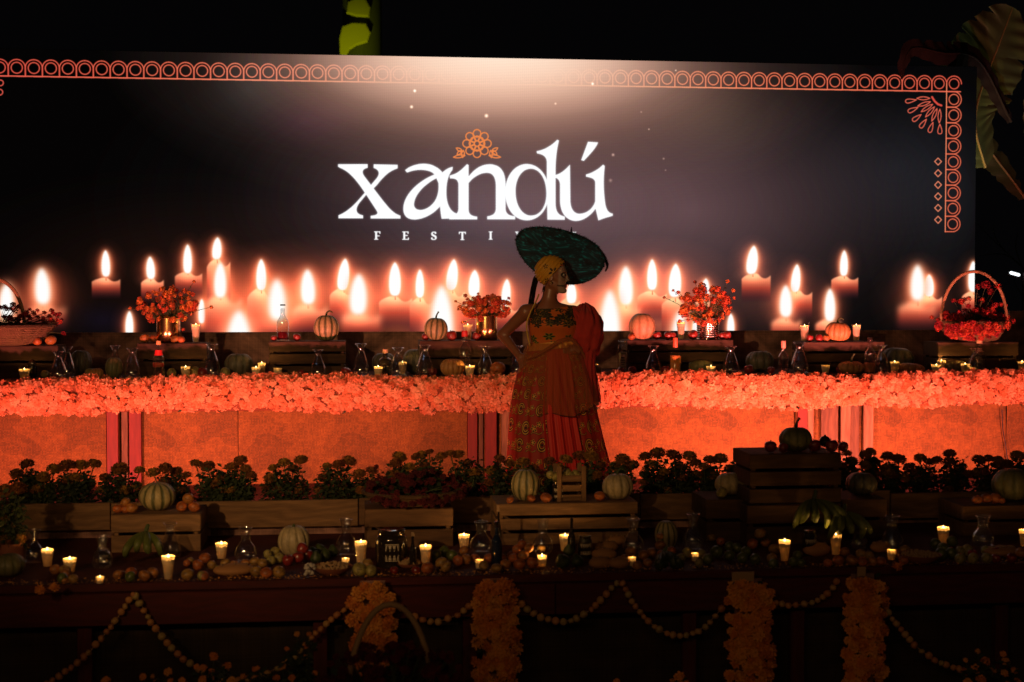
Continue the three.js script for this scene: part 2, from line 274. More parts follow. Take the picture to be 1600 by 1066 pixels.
// ------------------------------------------------------------------ the LED screen
const SX0 = atZ(-120, 300, ZS).x, SX1 = atZ(1524.5, 300, ZS).x, SY1 = atZ(765, 90.5, ZS).y, SY0 = 1.78;
const SW = 2048, SH = Math.round(SW * (SY1 - SY0) / (SX1 - SX0));
const toS = (px, py) => { const p = atZ(px, py, ZS); return [(p.x - SX0) / (SX1 - SX0) * SW, (SY1 - p.y) / (SY1 - SY0) * SH]; };
const screenPrint = canvasTex(SW, SH, (g) => {
  const K = SW / ((SX1 - SX0)) * mpp(atZ(800, 300, ZS));            // canvas pixels per photograph pixel near the middle
  const blob = (px, py, rx, ry, stops, mode = 'lighter', rot = 0) => {
    const [x, y] = toS(px, py); g.save(); g.translate(x, y); g.rotate(rot); g.scale(rx * K, ry * K); g.globalCompositeOperation = mode;
    const gr = g.createRadialGradient(0, 0, 0, 0, 0, 1); for (const [t, c] of stops) gr.addColorStop(t, c);
    g.fillStyle = gr; g.fillRect(-1, -1, 2, 2); g.restore();
  };
  const glow = (c, a) => [[0, `rgba(${c},${a})`], [0.25, `rgba(${c},${a * 0.72})`], [0.5, `rgba(${c},${a * 0.38})`], [0.75, `rgba(${c},${a * 0.12})`], [1, `rgba(${c},0)`]];
  g.fillStyle = '#040303'; g.fillRect(0, 0, SW, SH);
  blob(900, 320, 760, 330, glow('44,36,38', 1)); blob(1080, 330, 480, 300, glow('66,46,48', 0.9)); blob(780, 330, 330, 160, glow('44,32,32', 0.8)); blob(700, 320, 330, 200, glow('22,20,26', 0.8));
  blob(560, 300, 260, 180, glow('26,16,16', 0.8)); blob(300, 430, 420, 170, glow('30,13,8', 0.9)); blob(1400, 260, 260, 200, glow('12,15,19', 0.9)); blob(1480, 320, 160, 260, glow('14,14,16', 0.9));
  // light haze of the many flames
  for (const [x, y, rx, ry, a] of [[580, 470, 330, 110, 0.85], [430, 470, 150, 95, 0.7], [720, 480, 190, 110, 0.9], [1020, 470, 170, 105, 0.95], [950, 500, 120, 90, 0.8], [340, 470, 90, 100, 0.7], [1230, 470, 110, 80, 0.45], [870, 480, 120, 80, 0.7], [1440, 470, 90, 80, 0.5], [70, 470, 80, 70, 0.45], [390, 500, 100, 60, 0.7]])
    blob(x, y, rx, ry, glow('205,86,54', a * 0.8));
  for (const [x, y, rx, ry] of [[655, 505, 40, 34], [480, 520, 40, 20], [160, 500, 70, 40]]) blob(x, y, rx, ry, glow('20,14,26', 0.8), 'source-over');
  // line ornaments
  g.lineCap = 'round'; g.lineJoin = 'round';
  const stroke = (pts, close, c, w) => { g.beginPath(); pts.forEach((p, i) => { const [x, y] = p; i ? g.lineTo(x, y) : g.moveTo(x, y); }); if (close) g.closePath(); g.strokeStyle = c; g.lineWidth = w * K; g.stroke(); };
  const lineColor = (px) => { const d = Math.abs(px - 800) / 800; return `rgb(${Math.round(lerp(255, 226, d))},${Math.round(lerp(150, 92, d))},${Math.round(lerp(92, 74, d))})`; };
  const [cxR, cyR] = toS(1491, 131), [cxN] = toS(1467.9, 131), [, yBase] = toS(1478, 143), step = cxR - cxN, ar = step * 0.5;
  const border = (wide, dim) => {
    for (let i = 0; i < 72; i++) {
      const x = cxR - i * step, px = 1491 - i * 25, c = dim ? 'rgba(110,10,4,0.55)' : lineColor(px), a = [];
      for (let k = 0; k <= 20; k++) { const t = PI - k * PI / 20; a.push([x + Math.cos(t) * ar, cyR - Math.sin(t) * ar]); }
      if (i) { a.unshift([x - ar, yBase]); a.push([x + ar, yBase]); }
      stroke(a, false, c, wide); const o = []; for (let k = 0; k < 24; k++) o.push([x + Math.cos(k * PI / 12) * ar * 0.66, cyR + Math.sin(k * PI / 12) * ar * 0.66]);
      stroke(o, true, c, wide);
    }
    for (let i = 0; i < 9; i++) {
      const y = cyR + (i + 1) * step * 1.01, c = dim ? 'rgba(110,10,4,0.55)' : 'rgb(232,116,84)', a = [[cxR - ar, y - ar]];
      for (let k = 0; k <= 20; k++) { const t = PI / 2 - k * PI / 20; a.push([cxR + Math.cos(t) * ar, y - Math.sin(t) * ar]); }
      a.push([cxR - ar, y + ar]); stroke(a, false, c, wide); const o = []; for (let k = 0; k < 24; k++) o.push([cxR + Math.cos(k * PI / 12) * ar * 0.66, y + Math.sin(k * PI / 12) * ar * 0.66]);
      stroke(o, true, c, wide);
    }
  };
  border(3, true); border(1.45, false);
  for (let i = 0; i < 70; i++) stroke([[cxR + ar - 2 - i * step, yBase], [cxR - (i + 1) * step, yBase]], false, lineColor(1491 - i * 25), 2);
  stroke([[cxR - ar, cyR], [cxR - ar, cyR + step * 9.6]], false, 'rgb(238,130,92)', 1.8);
  const drop = (pts) => { g.beginPath(); const q = pts.map(([x, y]) => toS(1400 + x / 4.1, y / 4.1)); g.moveTo(...q[0]); g.quadraticCurveTo(...q[1], ...q[2]); g.quadraticCurveTo(...q[3], ...q[0]); g.strokeStyle = 'rgb(226,98,76)'; g.lineWidth = 1.6 * K; g.stroke(); };
  for (const [x, y, bx, by, w] of [[132, 640, 62, 650, 17], [142, 688, 78, 716, 17], [162, 734, 108, 774, 17], [196, 764, 155, 818, 17], [238, 784, 214, 848, 17], [282, 796, 282, 858, 18]]) {
    const dx = bx - x, dy = by - y, L = Math.hypot(dx, dy), nx = -dy / L * w * 1.5, ny = dx / L * w * 1.5; drop([[x, y], [bx + nx, by + ny], [bx, by], [bx - nx, by - ny]]);
  }
  for (const [x, y, bx, by] of [[218, 630, 134, 630], [222, 652, 140, 680], [236, 668, 162, 716], [248, 684, 190, 750], [264, 696, 230, 776], [282, 700, 278, 788]]) {
    const mx = (x + bx) / 2, my = (y + by) / 2, dx = bx - x, dy = by - y, L = Math.hypot(dx, dy); drop([[x, y], [mx - dy / L * 20, my + dx / L * 20], [bx, by], [mx + dy / L * 20, my - dx / L * 20]]);
  }
  stroke([[232, 622], [248, 648], [270, 668], [292, 676]].map(([x, y]) => toS(1400 + x / 4.1, y / 4.1)), false, 'rgb(214,74,60)', 3.4);
  for (const y of [252.5, 270.7, 289, 307, 325, 343.5]) stroke([[1466, y - 5.5], [1471.3, y], [1466, y + 5.5], [1460.7, y]].map(([a, b]) => toS(a, b)), true, 'rgb(232,130,96)', 1.7);
  for (const [x, y] of [[0, 129.5], [-1, 144]]) { const q = []; for (let k = 0; k < 16; k++) q.push(toS(x + 5 * Math.cos(k * PI / 8), y + 4.6 * Math.sin(k * PI / 8))); stroke(q, true, 'rgb(214,84,70)', 1.8); }
  // the pale beam from above washes over the border
  blob(780, 110, 600, 170, glow('96,62,50', 0.6)); blob(772, 92, 600, 250, glow('196,140,120', 0.9), 'source-over'); blob(772, 92, 420, 150, glow('226,172,148', 0.7), 'source-over'); blob(772, 92, 380, 130, glow('250,204,176', 1), 'source-over'); blob(772, 98, 320, 86, glow('252,210,184', 1), 'source-over'); blob(775, 80, 230, 60, glow('255,236,214', 0.8), 'source-over');
  blob(390, 140, 110, 90, glow('16,24,26', 0.6)); blob(480, 190, 120, 60, glow('34,12,34', 0.35)); blob(1120, 190, 170, 90, glow('26,26,14', 0.4));
  // candles
  const candle = (cx, y0, y1, w, body, tilt = 0, soft = 0) => {
    const h = y1 - y0, cy = (y0 + y1) / 2;
    if (body) {
      const [bx0, bx1, by0, by1, fade = 1] = body, [ax, ay] = toS(bx0, by0), [ex, ey] = toS(bx1, by1 + 6), hgt = ey - ay, wd = ex - ax;
      const sm = (k) => { g.beginPath(); g.moveTo(ax - k, ay + hgt * 0.12 - k); g.bezierCurveTo(ax + wd * 0.08, ay - k, ax + wd * 0.2, ay - hgt * 0.02 - k, ax + wd * 0.3, ay - hgt * 0.07 - k); g.bezierCurveTo(ax + wd * 0.45, ay - hgt * 0.12 - k, ax + wd * 0.55, ay - hgt * 0.1 - k, ax + wd * 0.62, ay - k); g.bezierCurveTo(ax + wd * 0.75, ay + hgt * 0.16 - k, ax + wd * 0.9, ay + hgt * 0.1, ax + wd + k, ay - hgt * 0.02 - k); g.lineTo(ex + k, ey); g.lineTo(ax - k, ey); g.closePath(); };
      g.filter = `blur(${(0.8 + soft * 3.6) * K}px)`; for (let q = 0; q >= 0; q--) {
        const gr = g.createLinearGradient(0, ay - hgt * 0.1, 0, ey), al = 0.92; g.globalCompositeOperation = 'source-over';
        gr.addColorStop(0, `rgba(255,190,148,${al * fade})`); gr.addColorStop(0.25, `rgba(248,136,96,${al * fade})`); gr.addColorStop(0.5, `rgba(186,66,48,${al * fade * 0.9})`); gr.addColorStop(0.8, `rgba(80,30,32,${al * fade * 0.6})`); gr.addColorStop(1, 'rgba(40,18,28,0)');
        g.fillStyle = gr; sm(0); g.fill();
      }
      g.filter = 'none';
      stroke([toS(cx, y1 - 3), toS(cx + 0.6, by0 + 1)], false, soft ? 'rgba(190,80,60,0.6)' : 'rgba(80,26,20,0.85)', soft ? 3 : 1.6);
    }
    blob(cx, cy + h * 0.1, w * 2.5, h * 1.05, glow('232,90,54', 0.42)); blob(cx, cy + h * 0.05, w * 1.4, h * 0.8, glow('255,120,78', 0.65)); blob(cx, y1 + 2, w * 2.0, h * 0.4, glow('255,130,86', 0.3));
    for (const [k, c, bl] of [[1.16, '255,150,100', 4 + soft * 4], [1.08, '255,200,160', 2 + soft * 3], [1, '255,255,252', 0.7 + soft * 1.8]]) {
      const W = w * k, H = h * (1 + (k - 1) * 0.5); g.filter = `blur(${bl * K}px)`;
      const at = (dx, dy) => toS(cx + dx * W + tilt * (dy - 0.5) * h, cy + (dy - 0.5) * H);
      g.globalCompositeOperation = 'source-over'; g.beginPath(); g.moveTo(...at(0, 0)); g.bezierCurveTo(...at(0.34, 0.1), ...at(0.54, 0.4), ...at(0.5, 0.72)); g.bezierCurveTo(...at(0.46, 0.95), ...at(0.3, 1), ...at(0, 1)); g.bezierCurveTo(...at(-0.3, 1), ...at(-0.46, 0.95), ...at(-0.5, 0.74)); g.bezierCurveTo(...at(-0.54, 0.4), ...at(-0.34, 0.1), ...at(0, 0)); g.closePath();
      g.fillStyle = `rgb(${c})`; g.fill(); g.filter = 'none';
    }
  };
  for (const a of [
    [165, 391, 432, 13, [143, 188, 437, 462, 0.9], 0.02], [235, 401, 436, 13, [220, 256, 438, 470], 0.05], [293, 382, 427, 13, [273, 316, 428, 458, 0.9]], [339, 371, 405, 14, [323, 360, 410, 470], -0.05], [408, 405, 453, 15, [386, 432, 457, 530]],
    [617, 410, 462, 18, [592, 644, 467, 510]], [656, 421, 465, 13, [640, 678, 470, 525]], [707, 405, 453, 17, [686, 726, 457, 520], -0.1], [741, 422, 463, 17, [722, 760, 470, 520], -0.04], [537, 404, 453, 17, [515, 552, 456, 505], -0.1], [791, 436, 478, 14, [776, 812, 482, 520], -0.06],
    [1019, 405, 453, 15, [996, 1042, 459, 500]], [1055, 412, 464, 19, [1034, 1080, 470, 520], -0.04], [1102, 435, 467, 13, [1085, 1120, 470, 515], -0.08], [1176, 384, 428, 17, [1159, 1204, 431, 468], -0.1], [1244, 413, 456, 14, [1226, 1269, 457, 495], -0.08], [1319, 391, 431, 12, [1299, 1341, 434, 462], -0.02],
    [1452, 429, 463, 14, [1436, 1472, 464, 500]], [202, 486, 526, 12], [315, 467, 505, 10], [1142, 490, 526, 11], [1086, 498, 526, 8], [893, 440, 474, 15, [874, 906, 470, 515]], [1521, 408, 456, 15, [1503, 1543, 459, 500]],
    [66, 419, 475, 22, [44, 103, 480, 512, 0.8], 0.05, 1], [10, 443, 497, 21, [-14, 40, 495, 530], 0, 1], [344, 410, 465, 18, [320, 378, 467, 540], 0, 0.6], [481, 421, 475, 21, [455, 512, 480, 530], 0.03, 0.7], [560, 428, 491, 25, [533, 595, 492, 530], -0.02, 1], [433, 436, 500, 25, null, 0.02, 1.4],
    [978, 416, 476, 21, [955, 1000, 480, 525], 0, 0.7], [1228, 446, 495, 18, [1205, 1252, 500, 535], 0, 0.6], [1297, 451, 502, 16, [1274, 1314, 503, 535], 0, 0.4], [1434, 414, 469, 20, [1403, 1462, 476, 512], 0, 1], [690, 446, 560, 34, null, 0, 1.6], [953, 453, 560, 30, null, 0, 1.6], [373, 485, 570, 36, null, 0, 1.8], [1062, 486, 570, 24, null, 0, 1.4],
  ]) candle(...a);
  // dust specks
  for (const [x, y, r, a] of [[648, 142, 3, 0.9], [643, 167, 3.4, 0.8], [760, 181, 4, 0.8], [868, 162, 2.5, 0.4], [926, 131, 3, 0.7], [958, 242, 3.4, 0.5], [1037, 248, 2.6, 0.35], [1014, 202, 2, 0.5], [954, 282, 4, 0.3], [1056, 110, 2, 0.6], [1040, 266, 2, 0.3], [1002, 175, 2, 0.3]]) blob(x, y, r * 1.1, r * 1.1, glow('255,220,190', a));
  // lettering
  g.globalCompositeOperation = 'source-over';
  const glyph = (d) => {
    const nums = d.match(/[MLCZ]|-?[\d.]+/g); let i = 0, cmd = ''; const P = () => toS(500 + parseFloat(nums[i++]) / 3.2, 180 + parseFloat(nums[i++]) / 3.2);
    g.beginPath();
    while (i < nums.length) { if (/[MLCZ]/.test(nums[i])) cmd = nums[i++]; if (cmd === 'Z') { g.closePath(); continue; } if (cmd === 'M') { g.moveTo(...P()); cmd = 'L'; } else if (cmd === 'L') g.lineTo(...P()); else { const a = P(), b = P(), c = P(); g.bezierCurveTo(...a, ...b, ...c); } }
    g.fill('evenodd');
  };
  g.shadowColor = 'rgba(225,240,255,0.55)'; g.shadowBlur = 3.2 * K; g.fillStyle = '#ffffff';
  for (const d of [
    'M90 245 L238 245 L238 263 C214 268 205 282 222 306 L312 424 C344 464 366 492 402 503 L402 517 L253 517 L253 503 C285 500 294 494 282 476 L232 400 C190 336 150 282 100 264 L90 258 Z',
    'M268 246 L388 248 L388 266 C345 280 326 302 300 330 L284 350 L262 372 L236 392 L196 440 C172 474 182 496 215 501 L215 516 L92 516 L92 501 C132 484 162 458 192 424 L232 378 L262 340 L284 314 C302 290 294 272 268 264 Z',
    'M425 275 C460 244 522 234 562 250 C590 262 602 274 612 286 C630 270 648 260 664 258 L662 274 C640 300 630 342 632 400 C636 450 652 482 684 492 L670 517 L608 518 C604 495 602 480 600 456 C570 492 520 522 470 522 C430 522 410 495 418 450 C430 390 490 330 572 297 C556 276 500 262 435 287 Z M582 316 C522 346 470 400 470 450 C475 482 522 482 556 450 C582 428 596 392 592 340 Z',
    'M648 302 C690 294 712 268 735 245 L743 249 L743 306 C775 265 810 245 850 245 C906 248 926 285 928 340 L928 470 C930 495 946 502 976 506 L976 521 L836 521 L836 506 C868 501 879 490 879 465 L879 350 C878 310 864 288 835 288 C800 288 765 310 743 340 L743 470 C743 495 756 504 786 508 L786 521 L646 521 L646 508 C680 501 692 490 692 465 L692 345 C690 322 675 314 650 317 Z',
    'M1035 244 C1100 246 1146 310 1146 385 C1146 466 1098 526 1035 526 C970 526 926 466 926 385 C926 306 972 244 1035 244 Z M1052 268 C1008 270 978 318 978 382 C978 452 1012 506 1062 502 C1106 498 1132 450 1132 392 C1132 322 1100 266 1052 268 Z',
    'M1083 180 C1125 174 1160 150 1186 123 L1195 127 C1182 180 1178 230 1178 290 L1178 440 C1178 482 1192 502 1224 507 L1224 523 L1137 523 L1134 300 L1134 232 C1132 206 1114 196 1085 191 Z',
    'M1174 300 C1205 295 1230 270 1250 247 L1252 430 C1255 482 1280 497 1310 492 C1345 486 1370 456 1376 430 L1376 335 C1374 316 1352 312 1330 307 L1330 297 C1370 286 1396 266 1416 247 L1424 254 C1415 330 1420 400 1428 450 C1435 482 1450 492 1464 492 L1464 503 C1440 511 1415 516 1392 527 L1378 468 C1350 507 1315 529 1280 529 C1225 527 1202 482 1200 430 L1200 345 C1198 325 1190 316 1174 312 Z',
    'M1340 133 L1391 136 C1378 168 1347 198 1319 229 L1306 225 Z',
  ]) glyph(d);
  g.shadowBlur = 2 * K; g.textAlign = 'center'; g.textBaseline = 'alphabetic'; g.font = `bold ${Math.round(16.5 * K)}px serif`;
  'FESTIVAL'.split('').forEach((c, i) => { const [x, y] = toS(589.5 + i * 44.3, 374.5); g.fillText(c, x, y); });
  g.shadowBlur = 0;
  const ring = (x, y, r) => { const q = []; for (let k = 0; k < 24; k++) q.push(toS(500 + (x + r * Math.cos(k * PI / 12)) / 3.2, 180 + (y + r * Math.sin(k * PI / 12)) / 3.2)); stroke(q, true, 'rgb(240,134,72)', 1.9); };
  for (let k = 0; k < 8; k++) { const a = k * PI / 4 + PI / 2; ring(785 + 52 * Math.cos(a), 142 + 51 * Math.sin(a), 19); ring(785 + 27 * Math.cos(a), 142 + 26 * Math.sin(a), 12); }
  ring(785, 142, 13);
  for (const s of [-1, 1]) for (const [x, y, ex, ey] of [[60, 60, 118, 68], [72, 40, 104, 22], [68, 34, 72, 70], [100, 56, 76, 34]]) {
    const A = [785 + s * x, 142 + y], B = [785 + s * ex, 142 + ey], mx = (A[0] + B[0]) / 2, my = (A[1] + B[1]) / 2, dx = B[0] - A[0], dy = B[1] - A[1], L = Math.hypot(dx, dy), q = (a, b) => toS(500 + a / 3.2, 180 + b / 3.2);
    g.beginPath(); g.moveTo(...q(...A)); g.quadraticCurveTo(...q(mx - dy / L * 14, my + dx / L * 14), ...q(...B)); g.quadraticCurveTo(...q(mx + dy / L * 14, my - dx / L * 14), ...q(...A)); g.strokeStyle = 'rgb(240,134,72)'; g.lineWidth = 1.8 * K; g.stroke();
  }
  // rows of diodes
  g.globalCompositeOperation = 'multiply'; for (let y = 0; y < SH; y += 3) { g.fillStyle = 'rgba(0,0,0,0.05)'; g.fillRect(0, y, SW, 1); } for (let x = 0; x < SW; x += 4) { g.fillStyle = 'rgba(0,0,0,0.03)'; g.fillRect(x, 0, 1, SH); }
  g.globalCompositeOperation = 'source-over';
});
{
  const t = thing('led_screen', 'huge glowing LED screen with white lettering, lit candles and arched line border', 'LED screen', V((SX0 + SX1) / 2, 0, ZS));
  const w = SX1 - SX0, h = SY1 - SY0;
  part('display', new THREE.PlaneGeometry(w, h), phys({ color: 0x000000, roughness: 1, specularIntensity: 0, emissive: 0xffffff, emissiveMap: screenPrint, emissiveIntensity: 1.08 }), t, V(0, (SY0 + SY1) / 2, 0));
  for (let i = 0; i < 9; i++) part('cabinet', board(w / 9 - 0.004, h + 0.01, 0.09), M.metalBlack, t, V(-w / 2 + w / 9 * (i + 0.5), (SY0 + SY1) / 2, -0.052));
  for (const s of [-1, 1]) part('truss_leg', board(0.06, SY1 - DECK - 0.2, 0.06), M.metalBlack, t, V(s * (w / 2 - 0.6), (SY1 + DECK) / 2 - 0.1, -0.16));
  const l = new THREE.RectAreaLight(lin(1, 0.5, 0.38), 0.05, w, h); l.name = 'screen_light'; l.position.set((SX0 + SX1) / 2, (SY0 + SY1) / 2, ZS + 0.02); l.lookAt(l.position.x, l.position.y, 0); scene.add(l);
}
// ------------------------------------------------------------------ lamps outside or hidden
function floodLamp(name, label, p, aim, color, cd, angle, size, group, glowK = 1.5, housing = true) {
  const t = thing(name, label, 'lamp', p, group); t.lookAt(aim);                       // +z of the group points where it shines
  if (housing) part('housing', board(size * 1.3, size * 1.1, size * 0.7), M.metalBlack, t, V(0, 0, -size * 0.38));
  part('lens', new THREE.CircleGeometry(size * 0.48, 24), stdm({ color: 0x000000, emissive: color, emissiveIntensity: glowK }), t, V(0, 0, 0.002));
  const l = new THREE.SpotLight(color, cd, 0, angle, 1, 2); l.position.copy(p).addScaledVector(aim.clone().sub(p).normalize(), 0.02); l.target.position.copy(aim);
  l.castShadow = true; l.shadow.radius = size * 25; l.name = name + '_light'; scene.add(l, l.target); return t;
}
WASH.forEach(([x, cd, aim, hy, cone], i) => floodLamp('red_flood_lamp', ['low red flood lamp hidden behind the plank at far left', 'low red flood lamp hidden behind the plank at the left third', 'low red flood lamp hidden behind the plank just left of the woman', 'low red flood lamp hidden behind the plank close to the right of the woman', 'low red flood lamp hidden behind the plank under the upright slats', 'low red flood lamp hidden behind the plank at far right'][i], V(x, 0.86, -8.8), V(x + aim, hy, ZT), WASH_COLOR, cd, cone, 0.07, 'red flood lamps behind the plank'));
// festoon of small bulbs over the guests, behind the camera: the sparkles in every glass
{
  const bulbGeo = smoothLathe([[0.0005, -0.045], [0.03, -0.028], [0.034, 0], [0.018, 0.035], [0.013, 0.05], [0.0005, 0.052]], 14, 14);
  const glow = stdm({ color: 0x000000, emissive: lin(1, 0.72, 0.42), emissiveIntensity: 3 });
  const t = thing('festoon_light', 'string of small warm bulbs hung over the guests opposite the altar', 'festoon light', V(-1.2, 4.1, 1.2));
  const q = []; for (let i = 0; i <= 12; i++) q.push(V(-4 + i * 0.7, 0.25 * Math.pow((i - 6) / 6, 2), 0)); part('cord', tube(q, 0.006, 60, 6), M.black, t);
  [-3.6, -2.2, -0.9, 0.6, 2.1].forEach((x, i) => { const y = 0.25 * Math.pow(x / 4.2, 2) - 0.09; part('bulb', bulbGeo, glow, t, V(x, y, 0)); const l = new THREE.PointLight(lin(1, 0.52, 0.2), BULB * [0.95, 0.95, 1, 1.05, 0.95][i]); l.castShadow = true; l.name = 'bulb_light'; l.position.set(x, y, 0); t.add(l); });
}
// warm spot on a pole at the left front: it lights the woman and the left of the planks
{
  floodLamp('stage_spot', 'warm stage spot on a pole in front of the altar at left', V(-2.9, 3.3, -0.6), V(0.6, 2.05, -10.8), lin(1, 0.55, 0.22), FLOOD, 0.31, 0.16, undefined, 3);
  const t = thing('lamp_pole', 'black pole that carries the stage spot', 'pole', V(-2.9, 0, -0.45)); part('pole', new THREE.CylinderGeometry(0.02, 0.025, 3.3, 12), M.metalBlack, t, V(0, 1.65, 0.02)); part('base', lathe([[0.001, 0], [0.25, 0], [0.25, 0.02], [0.03, 0.05], [0.001, 0.05]]), M.metalBlack, t);
}

// ------------------------------------------------------------------ the marigold garland along the table edge
{
  const t = thing('marigold_garland', 'thick glowing garland of marigold heads along the edge of the back table', 'flower garland', V(0, 0, ZT));
  const xa = atZ(-30, 620, -10.5).x, xb = atZ(1630, 620, -10.5).x, all = [];
  for (let row = 0; row < 8; row++) {
    const n = Math.round((xb - xa) / 0.054);
    for (let i = 0; i < n; i++) {
      const x = xa + (xb - xa) * (i + (row % 2) * 0.5 + rr(-0.28, 0.28)) / n, w = 0.03 * noise.noise(x * 1.7, 3, 1) + 0.024 * noise.noise(x * 5, 7, 2), a = lerp(1.8, -1.15, row / 7) + rr(-0.12, 0.12);
      const ry = 0.113 + w, rz = 0.085, cy = TBL - 0.107 - 0.012 * Math.sin(x * 2.1) - 0.012 * noise.noise(x * 0.8, 1, 5);
      const dir = V(rr(-0.7, 0.7), Math.sin(a) + rr(-0.4, 0.4), Math.max(0.12, Math.cos(a)) + 0.2).normalize();
      all.push([V(x, cy + Math.sin(a) * ry + rr(-0.012, 0.012), 0.045 + Math.cos(a) * rz + rr(-0.012, 0.012)), rr(0.026, 0.05), dir, row]);
    }
  }
  const front = all.filter((b) => b[3] > 1 && b[3] < 6), behind = all.filter((b) => !(b[3] > 1 && b[3] < 6));
  const many = front.filter((b, i) => (i * 300) % front.length < 300), rest = front.filter((b, i) => (i * 300) % front.length >= 300).concat(behind);
  for (const [p, r, d] of many) bloom(t, p, r, d, M.marigold);
  const gs = BLOOM.slice(0, 2).map(() => []); rest.forEach(([p, r, d], i) => { const g = BLOOM[i % 2].clone(), q = new THREE.Quaternion().setFromUnitVectors(V(0, 1, 0), d); g.rotateY(rnd() * 6); g.scale(r, r * 0.8, r); g.applyQuaternion(q); g.translate(p.x, p.y, p.z); gs[i % 2].push(g.index ? g.toNonIndexed() : g); });
  gs.forEach((list, i) => { part('bloom_filling', mergeGeometries(list), M.marigold[i], t).userData.kind = 'stuff'; });
  part('leaf', foliage(260, () => V(rr(xa, xb), TBL - 0.13 + rr(-0.1, 0.1), 0.1 + rr(-0.02, 0.02)), 0.045, 77), M.leaf[0], t).userData.kind = 'stuff';
  part('core', (() => { const g = new THREE.CylinderGeometry(0.075, 0.075, xb - xa, 10); g.rotateZ(PI / 2); g.scale(1, 1.5, 0.9); g.translate((xa + xb) / 2, TBL - 0.12, 0.04); return g; })(), stdm({ color: lin(0.22, 0.06, 0.02), roughness: 0.9 }), t);  // core painted dark brown to stand in for shade in gaps between blooms
}

// ------------------------------------------------------------------ potted marigolds behind the planks
const potGeo = smoothLathe([[0.001, 0], [0.06, 0], [0.075, 0.1], [0.08, 0.11], [0.07, 0.11], [0.001, 0.1]], 16, 16);
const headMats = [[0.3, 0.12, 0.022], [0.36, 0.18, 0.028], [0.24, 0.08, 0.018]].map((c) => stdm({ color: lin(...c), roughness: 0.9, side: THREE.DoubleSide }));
function marigoldPlant(heads, label, z, opt = {}) {
  const level = opt.level ?? DECK, xs = heads.map((h) => h[0]), cx = xs.reduce((a, b) => a + b) / xs.length, base = atZ(cx, opt.py ?? 770, z); base.y = level;
  const t = thing(opt.name ?? 'marigold_plant', label, 'marigold plant', base, 'group' in opt ? opt.group : 'potted marigold plants behind the planks');
  part('pot', potGeo, M.clay, t);
  const stems = [];
  for (const [px, py, w = 20] of heads) {
    const p = atZ(px, py, z + rr(-0.05, 0.05)).sub(base), r = w * 0.5 * mpp(base);
    const b = bloom(t, p, r * 1.2, V(rr(-0.3, 0.3), 1, rr(0.05, 0.4)), opt.mats ?? headMats, POMPON); b.scale.y *= opt.round ? 1 : 0.8;
    const m = V(p.x * 0.45 + rr(-0.02, 0.02), p.y * 0.5, p.z * 0.5); stems.push(taperTube([V(p.x * 0.15, 0.09, 0), m, p.clone().add(V(0, -r * 0.3, 0))], 0.005, 0.0035, 10, 5));
  }
  part('stem', mergeGeometries(stems), M.stem, t);
  const top = Math.max(...heads.map((h) => atZ(h[0], h[1], z).y)) - level, wid = Math.max(0.07, (Math.max(...xs) - Math.min(...xs)) * 0.5 * mpp(base) + 0.025);
  part('foliage', foliage(opt.leaves ?? 1300, () => { const y = rr(0.07, top * rr(0.66, 0.96)), k = Math.sqrt(rnd()) * wid * (1.05 - 0.5 * Math.abs(y / top - 0.4)), a = rnd() * 6.28; return V(Math.cos(a) * k, y, Math.sin(a) * k * 0.7); }, 0.036, 100 + heads[0][0]), M.leaf[heads.length % 3], t);
  return t;
}
